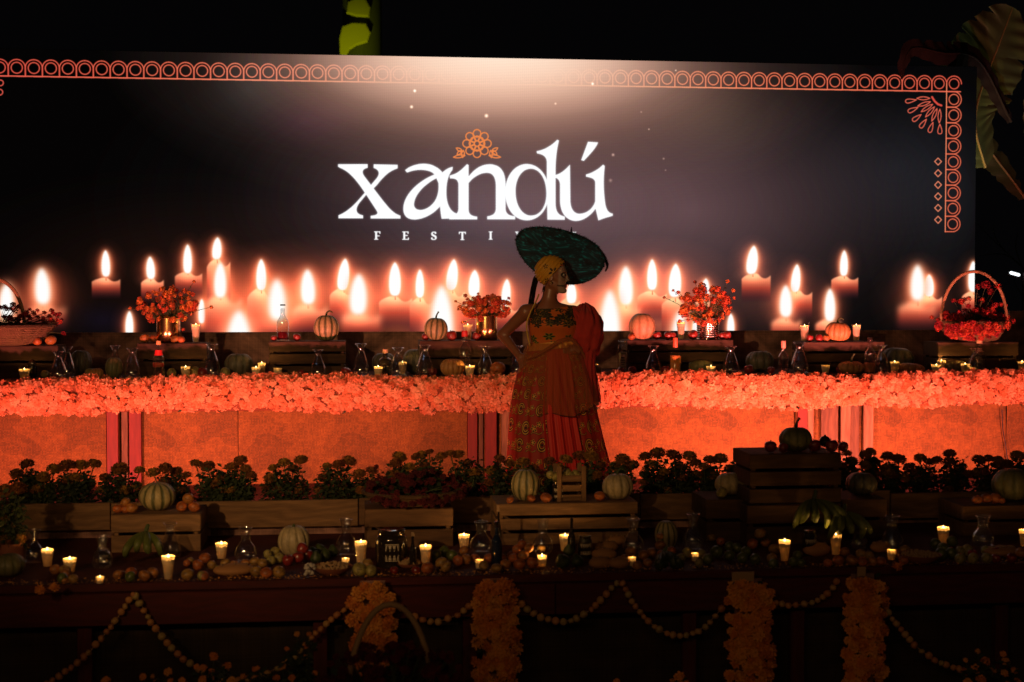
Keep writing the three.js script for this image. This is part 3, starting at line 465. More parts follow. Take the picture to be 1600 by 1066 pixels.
const plants = [
  [[[26, 741], [42, 725], [46, 749], [30, 764, 24]], 'marigold plant nearest the left edge, with one head well above the others'],
  [[[68, 746], [60, 756, 16], [84, 733]], 'narrow marigold plant second from the left edge'],
  [[[104, 728, 24], [126, 727, 22], [147, 725], [118, 746]], 'broad marigold plant in front of the mat left of the first slats'],
  [[[187, 734, 26], [186, 752, 22], [165, 747, 18], [218, 735, 16]], 'marigold plant right in front of the two leftmost slats'],
  [[[240, 739, 22], [259, 732, 20], [275, 737, 18], [290, 744, 18]], 'marigold plant behind the striped pumpkin on the left crate'],
  [[[307, 725, 20], [325, 729, 20], [346, 744, 16]], 'marigold plant just right of the striped pumpkin on the left crate'],
  [[[362, 730, 20], [376, 720, 20], [360, 757, 18], [392, 742, 16], [384, 732, 16]], 'marigold plant in front of the seam between two left mats'],
  [[[426, 731, 14], [422, 748, 18], [444, 723, 18], [470, 719, 20], [458, 732, 16]], 'marigold plant standing alone left of the bare stretch of mat'],
  [[[505, 746, 16], [511, 728, 14], [528, 726, 18], [545, 721, 22], [531, 764, 14]], 'marigold plant left of the flower basket, tallest of its neighbours'],
  [[[561, 741, 20], [581, 736, 18], [582, 756, 16]], 'low marigold plant touching the left rim of the dark red flowers'],
  [[[624, 714, 22], [618, 724, 18], [640, 730, 16]], 'marigold plant rising behind the left half of the flower basket'],
  [[[650, 714, 14], [659, 711, 16], [671, 706, 12], [690, 713, 18], [664, 728, 16]], 'marigold plant rising behind the middle of the flower basket'],
  [[[704, 709, 16], [716, 710, 18], [731, 724, 16], [741, 738, 18]], 'marigold plant rising behind the right end of the flower basket'],
  [[[781, 717, 18], [767, 735, 18], [796, 724, 16], [790, 745, 16]], 'marigold plant in front of the hem at the left of the gown'],
  [[[818, 722, 20], [812, 738, 18], [834, 733, 18]], 'marigold plant in front of the patterned panel of the gown'],
  [[[859, 721, 18], [885, 718, 20], [874, 732, 16]], 'marigold plant in front of the plain red panel of the gown'],
  [[[906, 713, 22], [924, 713, 22], [938, 728, 16]], 'marigold plant in front of the right hem of the gown'],
  [[[973, 718, 22], [960, 729, 20], [988, 727, 20]], 'marigold plant behind the round pumpkin right of the gown'],
  [[[1008, 714, 20], [1027, 709, 24], [1008, 742, 18], [1038, 738, 16], [1018, 726, 18]], 'tall marigold plant second to the right of the gown'],
  [[[1053, 712, 24], [1078, 713, 20], [1087, 724, 18], [1064, 728, 18]], 'bushy marigold plant third to the right of the gown'],
  [[[1110, 719, 20], [1126, 717, 20], [1100, 729, 16]], 'marigold plant just left of the pumpkin on the low dark crate'],
  [[[1157, 718, 18], [1141, 733, 18], [1158, 736, 16]], 'thin marigold plant touching the left side of the tall crate stack'],
  [[[1323, 709, 16], [1331, 721, 18], [1318, 728, 14]], 'marigold plant touching the right side of the tall crate stack'],
  [[[1353, 711, 18], [1361, 706, 16], [1364, 724, 22], [1352, 727, 18]], 'marigold plant behind the dark pumpkin right of the crate stack'],
  [[[1388, 714, 20], [1405, 718, 20], [1384, 731, 16]], 'marigold plant right of the dark pumpkin, its two heads side by side'],
  [[[1438, 716, 18], [1453, 722, 16], [1464, 719, 16], [1421, 730, 18]], 'marigold plant in the middle of the bare mat at right'],
  [[[1484, 709, 18], [1484, 722, 18], [1501, 732, 16], [1514, 740, 14]], 'marigold plant at right with one tall head over another'],
  [[[1530, 719, 20], [1545, 716, 14], [1560, 720, 18]], 'marigold plant left of the big pumpkin at the right end'],
  [[[1590, 713, 20], [1574, 726, 18], [1596, 732, 18]], 'marigold plant behind the big pumpkin at the right end'],
];
plants.forEach(([h, l]) => { const a = Math.min(...h.map((q) => q[0])), b = Math.max(...h.map((q) => q[0])), low = Math.max(...h.map((q) => q[1])); const more = []; for (let i = 0; i < 4; i++) more.push([rr(a - 8, b + 8), Math.min(766, low + rr(4, 26)), rr(13, 18)]); marigoldPlant(h.concat(more), l, -8.52); });

// ------------------------------------------------------------------ crates
function crate(name, label, pxa, pxb, pyTop, z, level, d, slats, mat, group) {   // measured front face on the plane z
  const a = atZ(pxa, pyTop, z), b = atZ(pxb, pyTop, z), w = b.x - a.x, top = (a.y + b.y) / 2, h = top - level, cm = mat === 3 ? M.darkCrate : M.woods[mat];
  const t = thing(name, label, 'wooden crate', V((a.x + b.x) / 2, level, z), group);
  const gap = Math.min(0.018, h * 0.08), sh = (h - gap * (slats - 1)) / slats;
  for (let i = 0; i < slats; i++) { const y = sh / 2 + i * (sh + gap), dz = rr(-0.002, 0.002);
    part('slat', board(w, sh, 0.011), cm, t, V(0, y, -0.006 + dz)); part('slat', board(w, sh, 0.011), cm, t, V(0, y, -d + 0.006));
    for (const s of [-1, 1]) part('slat', board(0.011, sh, d - 0.026), cm, t, V(s * (w / 2 - 0.006), y, -d / 2)); }
  for (const s of [-1, 1]) for (const q of [0, 1]) part('corner_post', board(0.025, h - 0.004, 0.025), cm, t, V(s * (w / 2 - 0.026), h / 2, q ? -d + 0.026 : -0.026));
  part('top_board', board(w - 0.004, 0.012, d - 0.004), cm, t, V(0, h - 0.004, -d / 2));
  t.userData.top = undefined; delete t.userData.top; return { t, top: top + 0.003, z, zm: z - d / 2 };
}
const cg = 'wooden crates used as pedestals';
const CB = [
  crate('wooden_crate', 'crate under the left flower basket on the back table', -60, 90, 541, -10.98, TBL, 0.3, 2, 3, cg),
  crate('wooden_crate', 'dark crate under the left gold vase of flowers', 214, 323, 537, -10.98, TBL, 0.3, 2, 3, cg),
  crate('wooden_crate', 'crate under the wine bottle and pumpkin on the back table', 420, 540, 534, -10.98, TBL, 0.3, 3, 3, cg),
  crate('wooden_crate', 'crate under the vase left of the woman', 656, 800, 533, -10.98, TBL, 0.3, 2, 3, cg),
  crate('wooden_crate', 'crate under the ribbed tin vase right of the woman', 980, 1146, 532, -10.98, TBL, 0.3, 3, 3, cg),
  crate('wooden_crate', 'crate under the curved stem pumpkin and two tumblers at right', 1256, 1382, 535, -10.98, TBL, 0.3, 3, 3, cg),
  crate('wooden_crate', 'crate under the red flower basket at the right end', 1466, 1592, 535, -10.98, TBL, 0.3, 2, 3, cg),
];
const CF = {
  a: crate('wooden_crate', 'front crate at left carrying the striped pumpkin', 173, 313, 805, -7.85, DECK, 0.36, 2, 0, cg),
  b: crate('wooden_crate', 'front crate carrying the basket of dark red flowers', 570, 708, 796, -7.85, DECK, 0.36, 2, 1, cg),
  c: crate('wooden_crate', 'wide front crate of three slats below the gown', 776, 997, 787, -7.85, DECK, 0.36, 3, 0, cg),
  d: crate('wooden_crate', 'low dark front crate under a pale pumpkin right of centre', 1104, 1204, 781, -7.85, DECK, 0.36, 2, 2, cg),
  e0: crate('wooden_crate', 'lower crate of the tall stack, behind the green bananas', 1168, 1313, 790, -7.7, DECK, 0.36, 2, 2, cg),
  f: crate('wooden_crate', 'dark front crate right of the tall crate stack', 1316, 1386, 781, -7.85, DECK, 0.36, 2, 2, cg),
  g: crate('wooden_crate', 'front crate at the right end under the big pumpkin', 1506, 1640, 791, -7.85, DECK, 0.36, 2, 1, cg),
};
CF.e = crate('wooden_crate', 'upper crate of the tall stack, topped by a green stemmed pumpkin', 1172, 1315, 710, -7.7, CF.e0.top + 0.012, 0.36, 3, 2, cg);

// ------------------------------------------------------------------ pumpkins
function pumpkinGeo(ribs, depth, flat, sink, s) {
  const n = ribs * 8, m = 22, pos = [], col = [], idx = [];
  for (let j = 0; j <= m; j++) for (let i = 0; i <= n; i++) {
    const th = PI * j / m, ph = 2 * PI * i / n, rib = Math.abs(Math.cos(ph * ribs / 2)), k = 1 - depth * Math.pow(1 - rib, 2) * Math.sin(th), wob = 1 + 0.03 * noise.noise(Math.cos(ph) * 1.5 + s, Math.sin(ph) * 1.5, th + s);
    const r = Math.sin(th) * k * wob; let y = Math.cos(th) * flat; y -= sink * Math.exp(-Math.pow(Math.sin(th) / 0.33, 2)) * Math.sign(Math.cos(th)) * (Math.cos(th) > 0 ? 1 : 0.6);
    pos.push(r * Math.cos(ph), y, r * Math.sin(ph)); col.push(rib, th / PI, ph);
  }
  for (let j = 0; j < m; j++) for (let i = 0; i < n; i++) { const a = j * (n + 1) + i, b = a + n + 1; idx.push(a, a + 1, b, b, a + 1, b + 1); }
  const g = new THREE.BufferGeometry(); g.setAttribute('position', new THREE.Float32BufferAttribute(pos, 3)); g.setIndex(idx); g.computeVertexNormals();
  const nn = g.attributes.normal; for (let j = 0; j <= m; j++) { const a = j * (n + 1), b = a + n; const q = V(nn.getX(a) + nn.getX(b), nn.getY(a) + nn.getY(b), nn.getZ(a) + nn.getZ(b)).normalize(); nn.setXYZ(a, q.x, q.y, q.z); nn.setXYZ(b, q.x, q.y, q.z); }
  g.userData.rib = col; return g;
}
function skin(g, a, b, w, s) {                                      // stripe colour a along the grooves, b on the ribs, mottled
  const c = g.userData.rib, p = g.attributes.position, out = new Float32Array(p.count * 3);
  for (let i = 0; i < p.count; i++) {
    const rib = c[i * 3], m = noise.noise(p.getX(i) * 6 + s, p.getY(i) * 5, p.getZ(i) * 6) * 0.5, t = THREE.MathUtils.smoothstep(rib + m * 0.35, w - 0.22, w + 0.22), k = 1 + 0.35 * noise.noise(p.getX(i) * 13, p.getY(i) * 9 + s, p.getZ(i) * 13);
    for (let q = 0; q < 3; q++) out[i * 3 + q] = lerp(a[q], b[q], t) * k;
  }
  g.setAttribute('color', new THREE.BufferAttribute(out, 3)); return g;
}
const PK = {
  striped: skin(pumpkinGeo(11, 0.09, 0.92, 0.1, 1), [0.09, 0.1, 0.035], [0.44, 0.36, 0.17], 0.5, 1),
  pale: skin(pumpkinGeo(10, 0.12, 0.88, 0.14, 2), [0.3, 0.25, 0.13], [0.48, 0.39, 0.22], 0.35, 2),
  peach: skin(pumpkinGeo(9, 0.05, 0.95, 0.08, 3), [0.42, 0.22, 0.1], [0.62, 0.36, 0.18], 0.4, 3),
  orange: skin(pumpkinGeo(12, 0.13, 0.72, 0.16, 4), [0.4, 0.16, 0.04], [0.58, 0.28, 0.09], 0.3, 4),
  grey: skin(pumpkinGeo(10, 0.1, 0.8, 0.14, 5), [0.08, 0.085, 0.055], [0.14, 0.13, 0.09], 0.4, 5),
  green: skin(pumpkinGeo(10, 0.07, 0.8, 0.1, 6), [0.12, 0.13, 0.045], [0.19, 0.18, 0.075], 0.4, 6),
};
const pumpkinMat = phys({ vertexColors: true, roughness: 0.5, clearcoat: 0.15, clearcoatRoughness: 0.5 });
const stemGeos = {
  short: taperTube([V(0, -0.06, 0), V(0, 0.1, 0), V(0.03, 0.22, 0.01)], (t) => 0.13 - 0.06 * t, 0, 10, 6),
  straight: taperTube([V(0, -0.06, 0), V(0.06, 0.3, 0), V(0.24, 0.62, 0)], (t) => 0.1 - 0.05 * t + (t > 0.9 ? 0.03 : 0), 0, 12, 6),
  hook: taperTube([V(0, -0.06, 0), V(0.02, 0.25, 0), V(0.22, 0.42, 0), V(0.48, 0.3, 0)], (t) => 0.1 - 0.05 * t, 0, 14, 6),
};
function pumpkin(px, base, w, h, at, style, stem, label, group, turn) {   // at: {z, level} for a shelf, or nothing for the front deck
  const p = at ? atZ(px, base, at.z) : atY(px, base, DECK); if (at) p.y = at.level;
  const k = mpp(p), R = w * 0.5 * k, H = at ? Math.max(0.03, (atZ(px, base - h, at.z).y - at.level)) : h * k;
  const t = thing('pumpkin', label, 'pumpkin', p, group, turn ?? (px * 1.7) % 6.28), g = PK[style], bb = (g.boundingBox ?? (g.computeBoundingBox(), g.boundingBox));
  const m = part('rind', g, pumpkinMat, t), sy = H / (bb.max.y - bb.min.y); m.scale.set(R * rr(0.95, 1.03), sy, R * rr(0.94, 1.04)); m.rotation.set(rr(-0.1, 0.1), 0, rr(-0.1, 0.1)); m.position.y = -bb.min.y * sy;
  if (stem) { const s = part('stem', stemGeos[stem], M.stem, t, V(0, H * 0.95, 0)); s.scale.setScalar(R); s.rotation.y = -t.rotation.y; }
  return t;
}
const bt = (z) => ({ z, level: TBL + 0.001 }), on = (c, dz = 0) => ({ z: c.zm + dz, level: c.top });
pumpkin(510, 533, 42, 40, on(CB[2]), 'striped', 'hook', 'striped golden pumpkin beside the wine bottle on its crate');
pumpkin(681, 533, 38, 36, on(CB[3], 0.08), 'striped', 'straight', 'striped pumpkin with upright stem in front of the brightest screen candle');
pumpkin(1003, 532, 43, 42, on(CB[4], 0.08), 'peach', null, 'smooth peach coloured pumpkin on the crate right of the woman');
pumpkin(1309, 534, 40, 30, on(CB[5], 0.06), 'orange', 'hook', 'orange pumpkin with curved stem between two candle tumblers');
pumpkin(178, 592, 28, 33, bt(-10.85), 'green', null, 'narrow greenish pumpkin between two carafes left of the red capped bottle');
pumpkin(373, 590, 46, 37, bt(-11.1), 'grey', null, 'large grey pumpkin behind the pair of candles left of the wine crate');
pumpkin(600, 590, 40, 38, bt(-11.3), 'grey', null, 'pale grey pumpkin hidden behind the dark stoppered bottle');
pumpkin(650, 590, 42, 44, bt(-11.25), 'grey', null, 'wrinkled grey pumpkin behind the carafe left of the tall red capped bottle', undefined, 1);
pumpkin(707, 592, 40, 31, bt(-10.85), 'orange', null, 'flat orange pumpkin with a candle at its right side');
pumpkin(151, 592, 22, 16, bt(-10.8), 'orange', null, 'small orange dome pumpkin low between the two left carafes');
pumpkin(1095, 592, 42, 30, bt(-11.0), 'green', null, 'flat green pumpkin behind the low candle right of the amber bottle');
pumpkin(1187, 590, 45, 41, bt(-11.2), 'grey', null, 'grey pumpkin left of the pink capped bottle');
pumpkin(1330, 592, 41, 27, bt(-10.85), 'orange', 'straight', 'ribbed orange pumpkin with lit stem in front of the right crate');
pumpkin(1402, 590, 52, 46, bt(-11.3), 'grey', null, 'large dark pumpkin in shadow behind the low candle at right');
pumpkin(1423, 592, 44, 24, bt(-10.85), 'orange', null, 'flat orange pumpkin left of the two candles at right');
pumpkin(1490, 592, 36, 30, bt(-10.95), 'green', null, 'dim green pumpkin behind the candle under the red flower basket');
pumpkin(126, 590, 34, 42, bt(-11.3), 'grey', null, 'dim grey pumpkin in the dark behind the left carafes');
// front tier
pumpkin(246, 805, 57, 50, on(CF.a), 'striped', null, 'large cream and green striped pumpkin on the left front crate');
pumpkin(821, 787, 47, 53, on(CF.c, 0.06), 'striped', 'short', 'striped pumpkin at the left end of the wide front crate');
pumpkin(965, 787, 50, 46, on(CF.c, 0.06), 'pale', 'hook', 'round pale pumpkin at the right end of the wide front crate');
pumpkin(1142, 781, 52, 42, on(CF.d), 'pale', null, 'pale ribbed pumpkin on the low dark crate');
pumpkin(1243, 711, 54, 43, on(CF.e, 0.05), 'green', 'straight', 'green pumpkin with tall stem on top of the crate stack');
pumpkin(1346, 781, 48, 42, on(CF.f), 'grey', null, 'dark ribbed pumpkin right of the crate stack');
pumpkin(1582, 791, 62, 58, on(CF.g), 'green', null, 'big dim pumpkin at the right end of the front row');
pumpkin(459, 868, 52, 46, null, 'pale', 'short', 'pale yellow pumpkin standing on the platform left of centre');
pumpkin(1041, 858, 38, 44, null, 'striped', null, 'striped pumpkin standing on the platform in front of the plank');
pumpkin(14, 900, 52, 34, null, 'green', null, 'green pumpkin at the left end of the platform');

// ------------------------------------------------------------------ glass: carafes, bottles
const walled = (pts, th) => {                                       // a vessel with real walls: out and back inside
  const c = new THREE.SplineCurve(pts.map(([x, y]) => new THREE.Vector2(x, y))).getPoints(36), inner = c.map((p, i) => { const a = c[Math.max(0, i - 1)], b = c[Math.min(36, i + 1)], d = b.clone().sub(a).normalize(); return new THREE.Vector2(Math.max(0.0004, p.x - d.y * th * 1.3), p.y + Math.max(0, d.x) * th); }).reverse();
  return new THREE.LatheGeometry([...c.map((p) => (p.x = Math.max(p.x, 0.0004), p)), ...inner], 36);
};
const carafeGeo = walled([[0.002, 0.004], [0.36, 0.004], [0.47, 0.06], [0.49, 0.2], [0.42, 0.4], [0.3, 0.6], [0.2, 0.76], [0.175, 0.84], [0.22, 0.93], [0.31, 0.995], [0.32, 1.0]], 0.02);
const roundCarafeGeo = walled([[0.002, 0.004], [0.3, 0.004], [0.44, 0.08], [0.5, 0.25], [0.44, 0.42], [0.3, 0.55], [0.22, 0.66], [0.24, 0.82], [0.31, 0.97], [0.32, 1.0]], 0.02);
const cgBack = 'glass carafes on the back table';
function carafe(px, top, base, w, at, label, round) {
  const p = at ? atZ(px, base, at.z) : atY(px, base, DECK); if (at) p.y = at.level;
  const k = mpp(p), H = at ? atZ(px, top, at.z).y - at.level : (base - top) * k;
  const t = thing('carafe', label, 'carafe', p, at ? cgBack : 'glass carafes on the front platform'); const m = part('glass', round ? roundCarafeGeo : carafeGeo, M.thickGlass, t); m.scale.set(w * k, H, w * k);
  const r = part('rim', new THREE.TorusGeometry(0.318, 0.013, 8, 32), M.thickGlass, t, V(0, H + 0.0006, 0)); r.rotation.x = PI / 2; r.scale.set(w * k, w * k, w * k); return t;
}
for (const [px, top, w, z, l] of [
  [91, 550, 28, -10.82, 'clear carafe second from the left end of the back table, in front of its twin'], [106, 543, 24, -11.0, 'clear carafe behind and right of the leftmost carafe'],
  [180, 541, 24, -10.95, 'clear carafe behind the narrow greenish pumpkin'], [207, 545, 28, -10.82, 'clear carafe just left of the red capped bottle with label'],
  [331, 539, 28, -10.9, 'clear carafe right of the dark crate under the left gold vase'], [497, 547, 27, -10.82, 'clear carafe in front of the wine bottle crate'],
  [564, 538, 27, -10.84, 'tall clear carafe left of the dark stoppered bottle'], [622, 544, 29, -10.82, 'clear carafe with a candle showing through it'],
  [664, 540, 29, -10.82, 'clear carafe in front of the wrinkled grey pumpkin'], [758, 542, 28, -10.82, 'clear carafe by the elbow of the woman'],
  [808, 541, 28, -10.95, 'clear carafe half hidden behind the hand of the woman'], [1021, 541, 28, -10.82, 'clear carafe left of the amber bottle right of the woman'],
  [1142, 542, 28, -10.82, 'clear carafe right of the flat green pumpkin'], [1249, 536, 30, -10.86, 'clear carafe between the pink capped bottle and the right crate'],
  [1377, 540, 26, -10.86, 'clear carafe beside the round flask at right'], [1524, 545, 30, -10.84, 'clear carafe under the red flower basket at the right end']]) carafe(px, top, 592, w, bt(z), l);
for (const [px, top, base, w, l, round] of [
  [52, 828, 880, 34, 'front carafe at the left end behind the first candle', 1], [160, 838, 888, 32, 'front carafe left of the green squashes', 1], [266, 818, 872, 34, 'front carafe behind the tall candle at left', 0],
  [384, 824, 878, 34, 'front carafe right of the candle under the left plank', 1], [541, 811, 868, 32, 'front carafe left of the tall lit candle near the beam column', 1], [752, 815, 864, 36, 'front carafe right of the candle left of the wide crate', 1],
  [848, 812, 866, 32, 'front carafe left of the candle in front of the wide crate', 1], [989, 811, 866, 34, 'front carafe at the right end of the wide crate', 1], [1083, 803, 860, 34, 'front carafe right of the striped pumpkin on the platform', 1],
  [1394, 806, 862, 36, 'front carafe left of the candle perched high at right', 1], [1536, 806, 856, 36, 'front carafe below the big dim pumpkin at the right end', 1], [1342, 822, 858, 28, 'front carafe right of the second candle at right', 1]]) carafe(px, top, base, w, null, l, round);

const bottleProfile = { round: [[0.002, 0.01], [0.42, 0.01], [0.48, 0.05], [0.48, 0.5], [0.42, 0.62], [0.2, 0.74], [0.16, 0.8], [0.16, 0.92], [0.18, 0.93], [0.18, 0.95]], flask: [[0.002, 0.01], [0.4, 0.01], [0.47, 0.05], [0.47, 0.42], [0.5, 0.5], [0.42, 0.66], [0.2, 0.76], [0.18, 0.9]], tall: [[0.002, 0.01], [0.4, 0.01], [0.46, 0.04], [0.46, 0.5], [0.4, 0.6], [0.2, 0.74], [0.17, 0.95]] };
function bottle(px, top, base, w, at, shape, label, o = {}) {
  const p = at ? atZ(px, base, at.z) : atY(px, base, DECK); if (at) p.y = at.level;
  const k = mpp(p), H = at ? atZ(px, top, at.z).y - at.level : (base - top) * k, W = w * k, pr = bottleProfile[shape];
  const t = thing('bottle', label, 'bottle', p), b = part('glass', o.mat ? smoothLathe(pr, 40, 24) : walled(pr, 0.02), o.mat ?? M.thickGlass, t); b.scale.set(W, H * 0.94, W);
  if (o.fill) part('drink', lathe([[0.001, 0.02], [0.38 * W, 0.03 * H + 0.003], [0.43 * W, 0.06 * H], [0.43 * W, o.fillTo * H], [0.001, o.fillTo * H]], 24), o.fill, t);
  part('cap', lathe([[0.001, 0], [0.2 * W, 0], [0.2 * W, (o.capH ?? 0.1) * H], [0.16 * W, (o.capH ?? 0.1) * H + 0.002], [0.001, (o.capH ?? 0.1) * H + 0.002]], 16), o.cap ?? M.cork, t, V(0, H * (1 - (o.capH ?? 0.1)), 0));
  if (o.label) { const [mat, y0, y1] = o.label; const lb = part('paper_label', new THREE.CylinderGeometry(0.487 * W, 0.487 * W, (y1 - y0) * H, 24, 1, true, -1.2, 2.4), mat, t, V(0, (y0 + y1) / 2 * H, 0)); lb.material.side = THREE.DoubleSide; }
  return t;
}
const labelTex = (bg, ink, seedN, stripe) => stdm({ roughness: 0.85, side: THREE.DoubleSide, map: canvasTex(128, 96, (g) => { g.fillStyle = bg; g.fillRect(0, 0, 128, 96); g.strokeStyle = ink; g.lineWidth = 3; g.strokeRect(6, 6, 116, 84); g.fillStyle = ink; for (const [y, a, b, h] of [[26, 34, 94, 9], [44, 22, 106, 6], [58, 30, 98, 6], [72, 40, 88, 5]]) for (let x = a; x < b; x += 7) g.fillRect(x, y, 4 + ((x * seedN) % 3), h); if (stripe) { g.fillStyle = stripe; g.fillRect(0, 38, 128, 16); } }) });
const redLabel = labelTex('#8a1612', '#d8b070', 3, '#b02018'), creamLabel = labelTex('#cfc3a8', '#3a2a20', 5), orangeLabel = labelTex('#d88a3a', '#5a2410', 7);
bottle(248, 533, 592, 19, bt(-10.8), 'round', 'clear bottle with red neck band and label in front of the left dark crate', { cap: stdm({ color: lin(0.6, 0.32, 0.12), roughness: 0.5 }), label: [redLabel, 0.3, 0.42] });
part('neck_band', lathe([[0.026, 0], [0.028, 0.02], [0.034, 0.04]], 20), M.redCap, scene.children[scene.children.length - 1], V(0, 0.21, 0)).rotation.x = PI;
bottle(442, 476, 534, 21, on(CB[2], 0.05), 'tall', 'clear bottle a third full of dark red wine on its crate', { fill: M.wine, fillTo: 0.26, cap: M.darkGlass, capH: 0.03 });
bottle(602, 546, 592, 22, bt(-10.9), 'flask', 'squat dark bottle with cork stopper between two carafes', { mat: M.darkGlass, cap: M.cork, capH: 0.14 });
bottle(726, 517, 592, 24, bt(-10.95), 'flask', 'tall clear bottle with red stopper below the vase left of the woman', { cap: M.redCap, capH: 0.13 });
bottle(1055, 528, 592, 19, bt(-10.8), 'tall', 'bottle with red neck foil and amber label right of the woman', { mat: M.glass, cap: stdm({ color: lin(0.6, 0.12, 0.05), roughness: 0.45 }), capH: 0.26, fill: M.amber, fillTo: 0.52, label: [orangeLabel, 0.32, 0.5] });
bottle(1224, 533, 592, 18, bt(-10.8), 'tall', 'slender clear bottle with pinkish stopper left of the right crate', { cap: stdm({ color: lin(0.62, 0.3, 0.2), roughness: 0.5 }), capH: 0.22 });
bottle(1359, 528, 592, 20, bt(-10.82), 'round', 'round shouldered flask with orange drink in front of the right crate', { cap: M.darkGlass, capH: 0.14, fill: M.amber, fillTo: 0.3 });
bottle(1530, 532, 592, 22, bt(-10.95), 'flask', 'corked bottle standing under the red flower basket', { cap: M.cork, capH: 0.1 });
bottle(51, 546, 592, 18, bt(-11.0), 'tall', 'dark bottle behind the leftmost candle of the back table', { mat: M.darkGlass, cap: M.darkGlass });
bottle(645, 832, 890, 12, null, 'tall', 'thin dark bottle left of the second tall candle in front', { mat: M.darkGlass, cap: M.cork });
bottle(776, 815, 884, 18, null, 'round', 'blue black bottle left of the wide front crate', { mat: phys({ color: lin(0.012, 0.02, 0.05), roughness: 0.08, clearcoat: 1 }), cap: M.darkGlass });
bottle(779, 790, 868, 10, null, 'tall', 'slim corked bottle at the left side of the wide front crate', { mat: M.darkGlass, cap: M.cork, capH: 0.12 });
bottle(893, 809, 872, 13, null, 'tall', 'dark slim bottle behind the candle in front of the wide crate', { mat: M.darkGlass, cap: M.darkGlass });
function jar(px, top, base, w, at, label, fill, o = {}) {
  const p = at ? atZ(px, base, at.z) : atY(px, base, DECK); if (at) p.y = at.level;
  const k = mpp(p), H = at ? atZ(px, top, at.z).y - at.level : (base - top) * k, R = w * 0.5 * k, t = thing('jar', label, 'jar', p);
  part('body', smoothLathe([[0.001, 0], [R * 0.85, 0], [R, H * 0.08], [R, H * 0.72], [R * 0.8, H * 0.86], [R * 0.8, H * 0.9]], 20, 24), fill, t);
  part('lid', lathe([[0.001, H], [R * 0.84, H], [R * 0.86, H * 0.98], [R * 0.86, H * 0.87], [R * 0.8, H * 0.87]], 24), o.lid ?? M.darkGlass, t);
  part('paper_label', new THREE.CylinderGeometry(R * 1.012, R * 1.012, H * 0.46, 24, 1, true, -(o.arc ?? 0.9), 2 * (o.arc ?? 0.9)), creamLabel, t, V(0, H * 0.42, 0)); return t;
}
jar(872, 752, 786, 18, on(CF.c, 0.1), 'dark jar with pale label beside the small fruit box', M.darkGlass, { lid: M.silver });
jar(612, 826, 884, 50, null, 'big dark glass jug with pale label under the basket crate', M.darkGlass, { arc: 0.42 });
jar(914, 836, 872, 22, null, 'dark jar with pale label right of the candle before the wide crate', M.darkGlass);
jar(1265, 828, 868, 22, null, 'dark jar with pale label between the two candles at right', M.darkGlass);
jar(163, 858, 882, 18, null, 'jar with pale label below the left front crate', M.darkGlass);
jar(972, 533, 590, 14, bt(-10.95), 'upright clear glass jar just right of the woman', M.glass, { lid: M.glass });

// ------------------------------------------------------------------ candles in tumblers
const flameGeo = smoothLathe([[0.0004, 0], [0.0035, 0.003], [0.0048, 0.008], [0.0034, 0.016], [0.0012, 0.023], [0.0004, 0.026]], 16, 12);
function candle(px, top, base, w, at, label, o = {}) {
  const p = at ? atZ(px, base, at.z) : atY(px, base, DECK); if (at) p.y = at.level;
  const k = mpp(p), H = at ? atZ(px, top, at.z).y - at.level : (base - top) * k, R = w * 0.5 * k, r0 = R * (o.taper ?? 0.66), f = o.fill ?? 0.84, at2 = (y) => lerp(r0, R, y / H) - 0.003;
  const t = thing('candle', label, 'candle', p, at ? 'lit candles in tumblers on the back tier' : 'lit candles in tumblers on the front tier');
  part('tumbler', lathe([[0.001, 0.001], [r0, 0.001], [lerp(r0, R, 0.5), H * 0.5], [R, H]], 28), M.glass, t);
  const yw = H * f, pool = Math.max(yw - 0.016, 0.01), yl = Math.max(pool - 0.02, 0.006);
  part('wax', lathe([[at2(yl), yl], [at2(yw), yw], [at2(yw) - 0.0025, yw + 0.0005]], 28), M.wax, t);
  part('wax_core', lathe([[0.001, pool], [at2(pool) - 0.0008, pool], [at2(yl) - 0.0012, yl - 0.002], [at2(0.006) - 0.0005, 0.006], [0.001, 0.006]], 28), M.waxBody, t);
  part('wick', new THREE.CylinderGeometry(0.0008, 0.001, 0.009, 6), M.wick, t, V(0, pool + 0.004, 0));
  const fl = part('flame', flameGeo, M.flame, t, V(0, pool + 0.004, 0)); const s = (o.flame ?? 1) * 0.9; fl.scale.setScalar(s);
  const l = new THREE.PointLight(lin(1, 0.47, 0.12), CANDLE * (o.power ?? 1)); l.shadow.radius = 0.2; l.castShadow = true; l.name = 'candle_light'; l.position.set(0, pool + 0.012, 0); t.add(l); return t;
}
M.waxBody = phys({ color: lin(0.72, 0.58, 0.36), roughness: 0.9, transmission: 0.3, thickness: 0 });
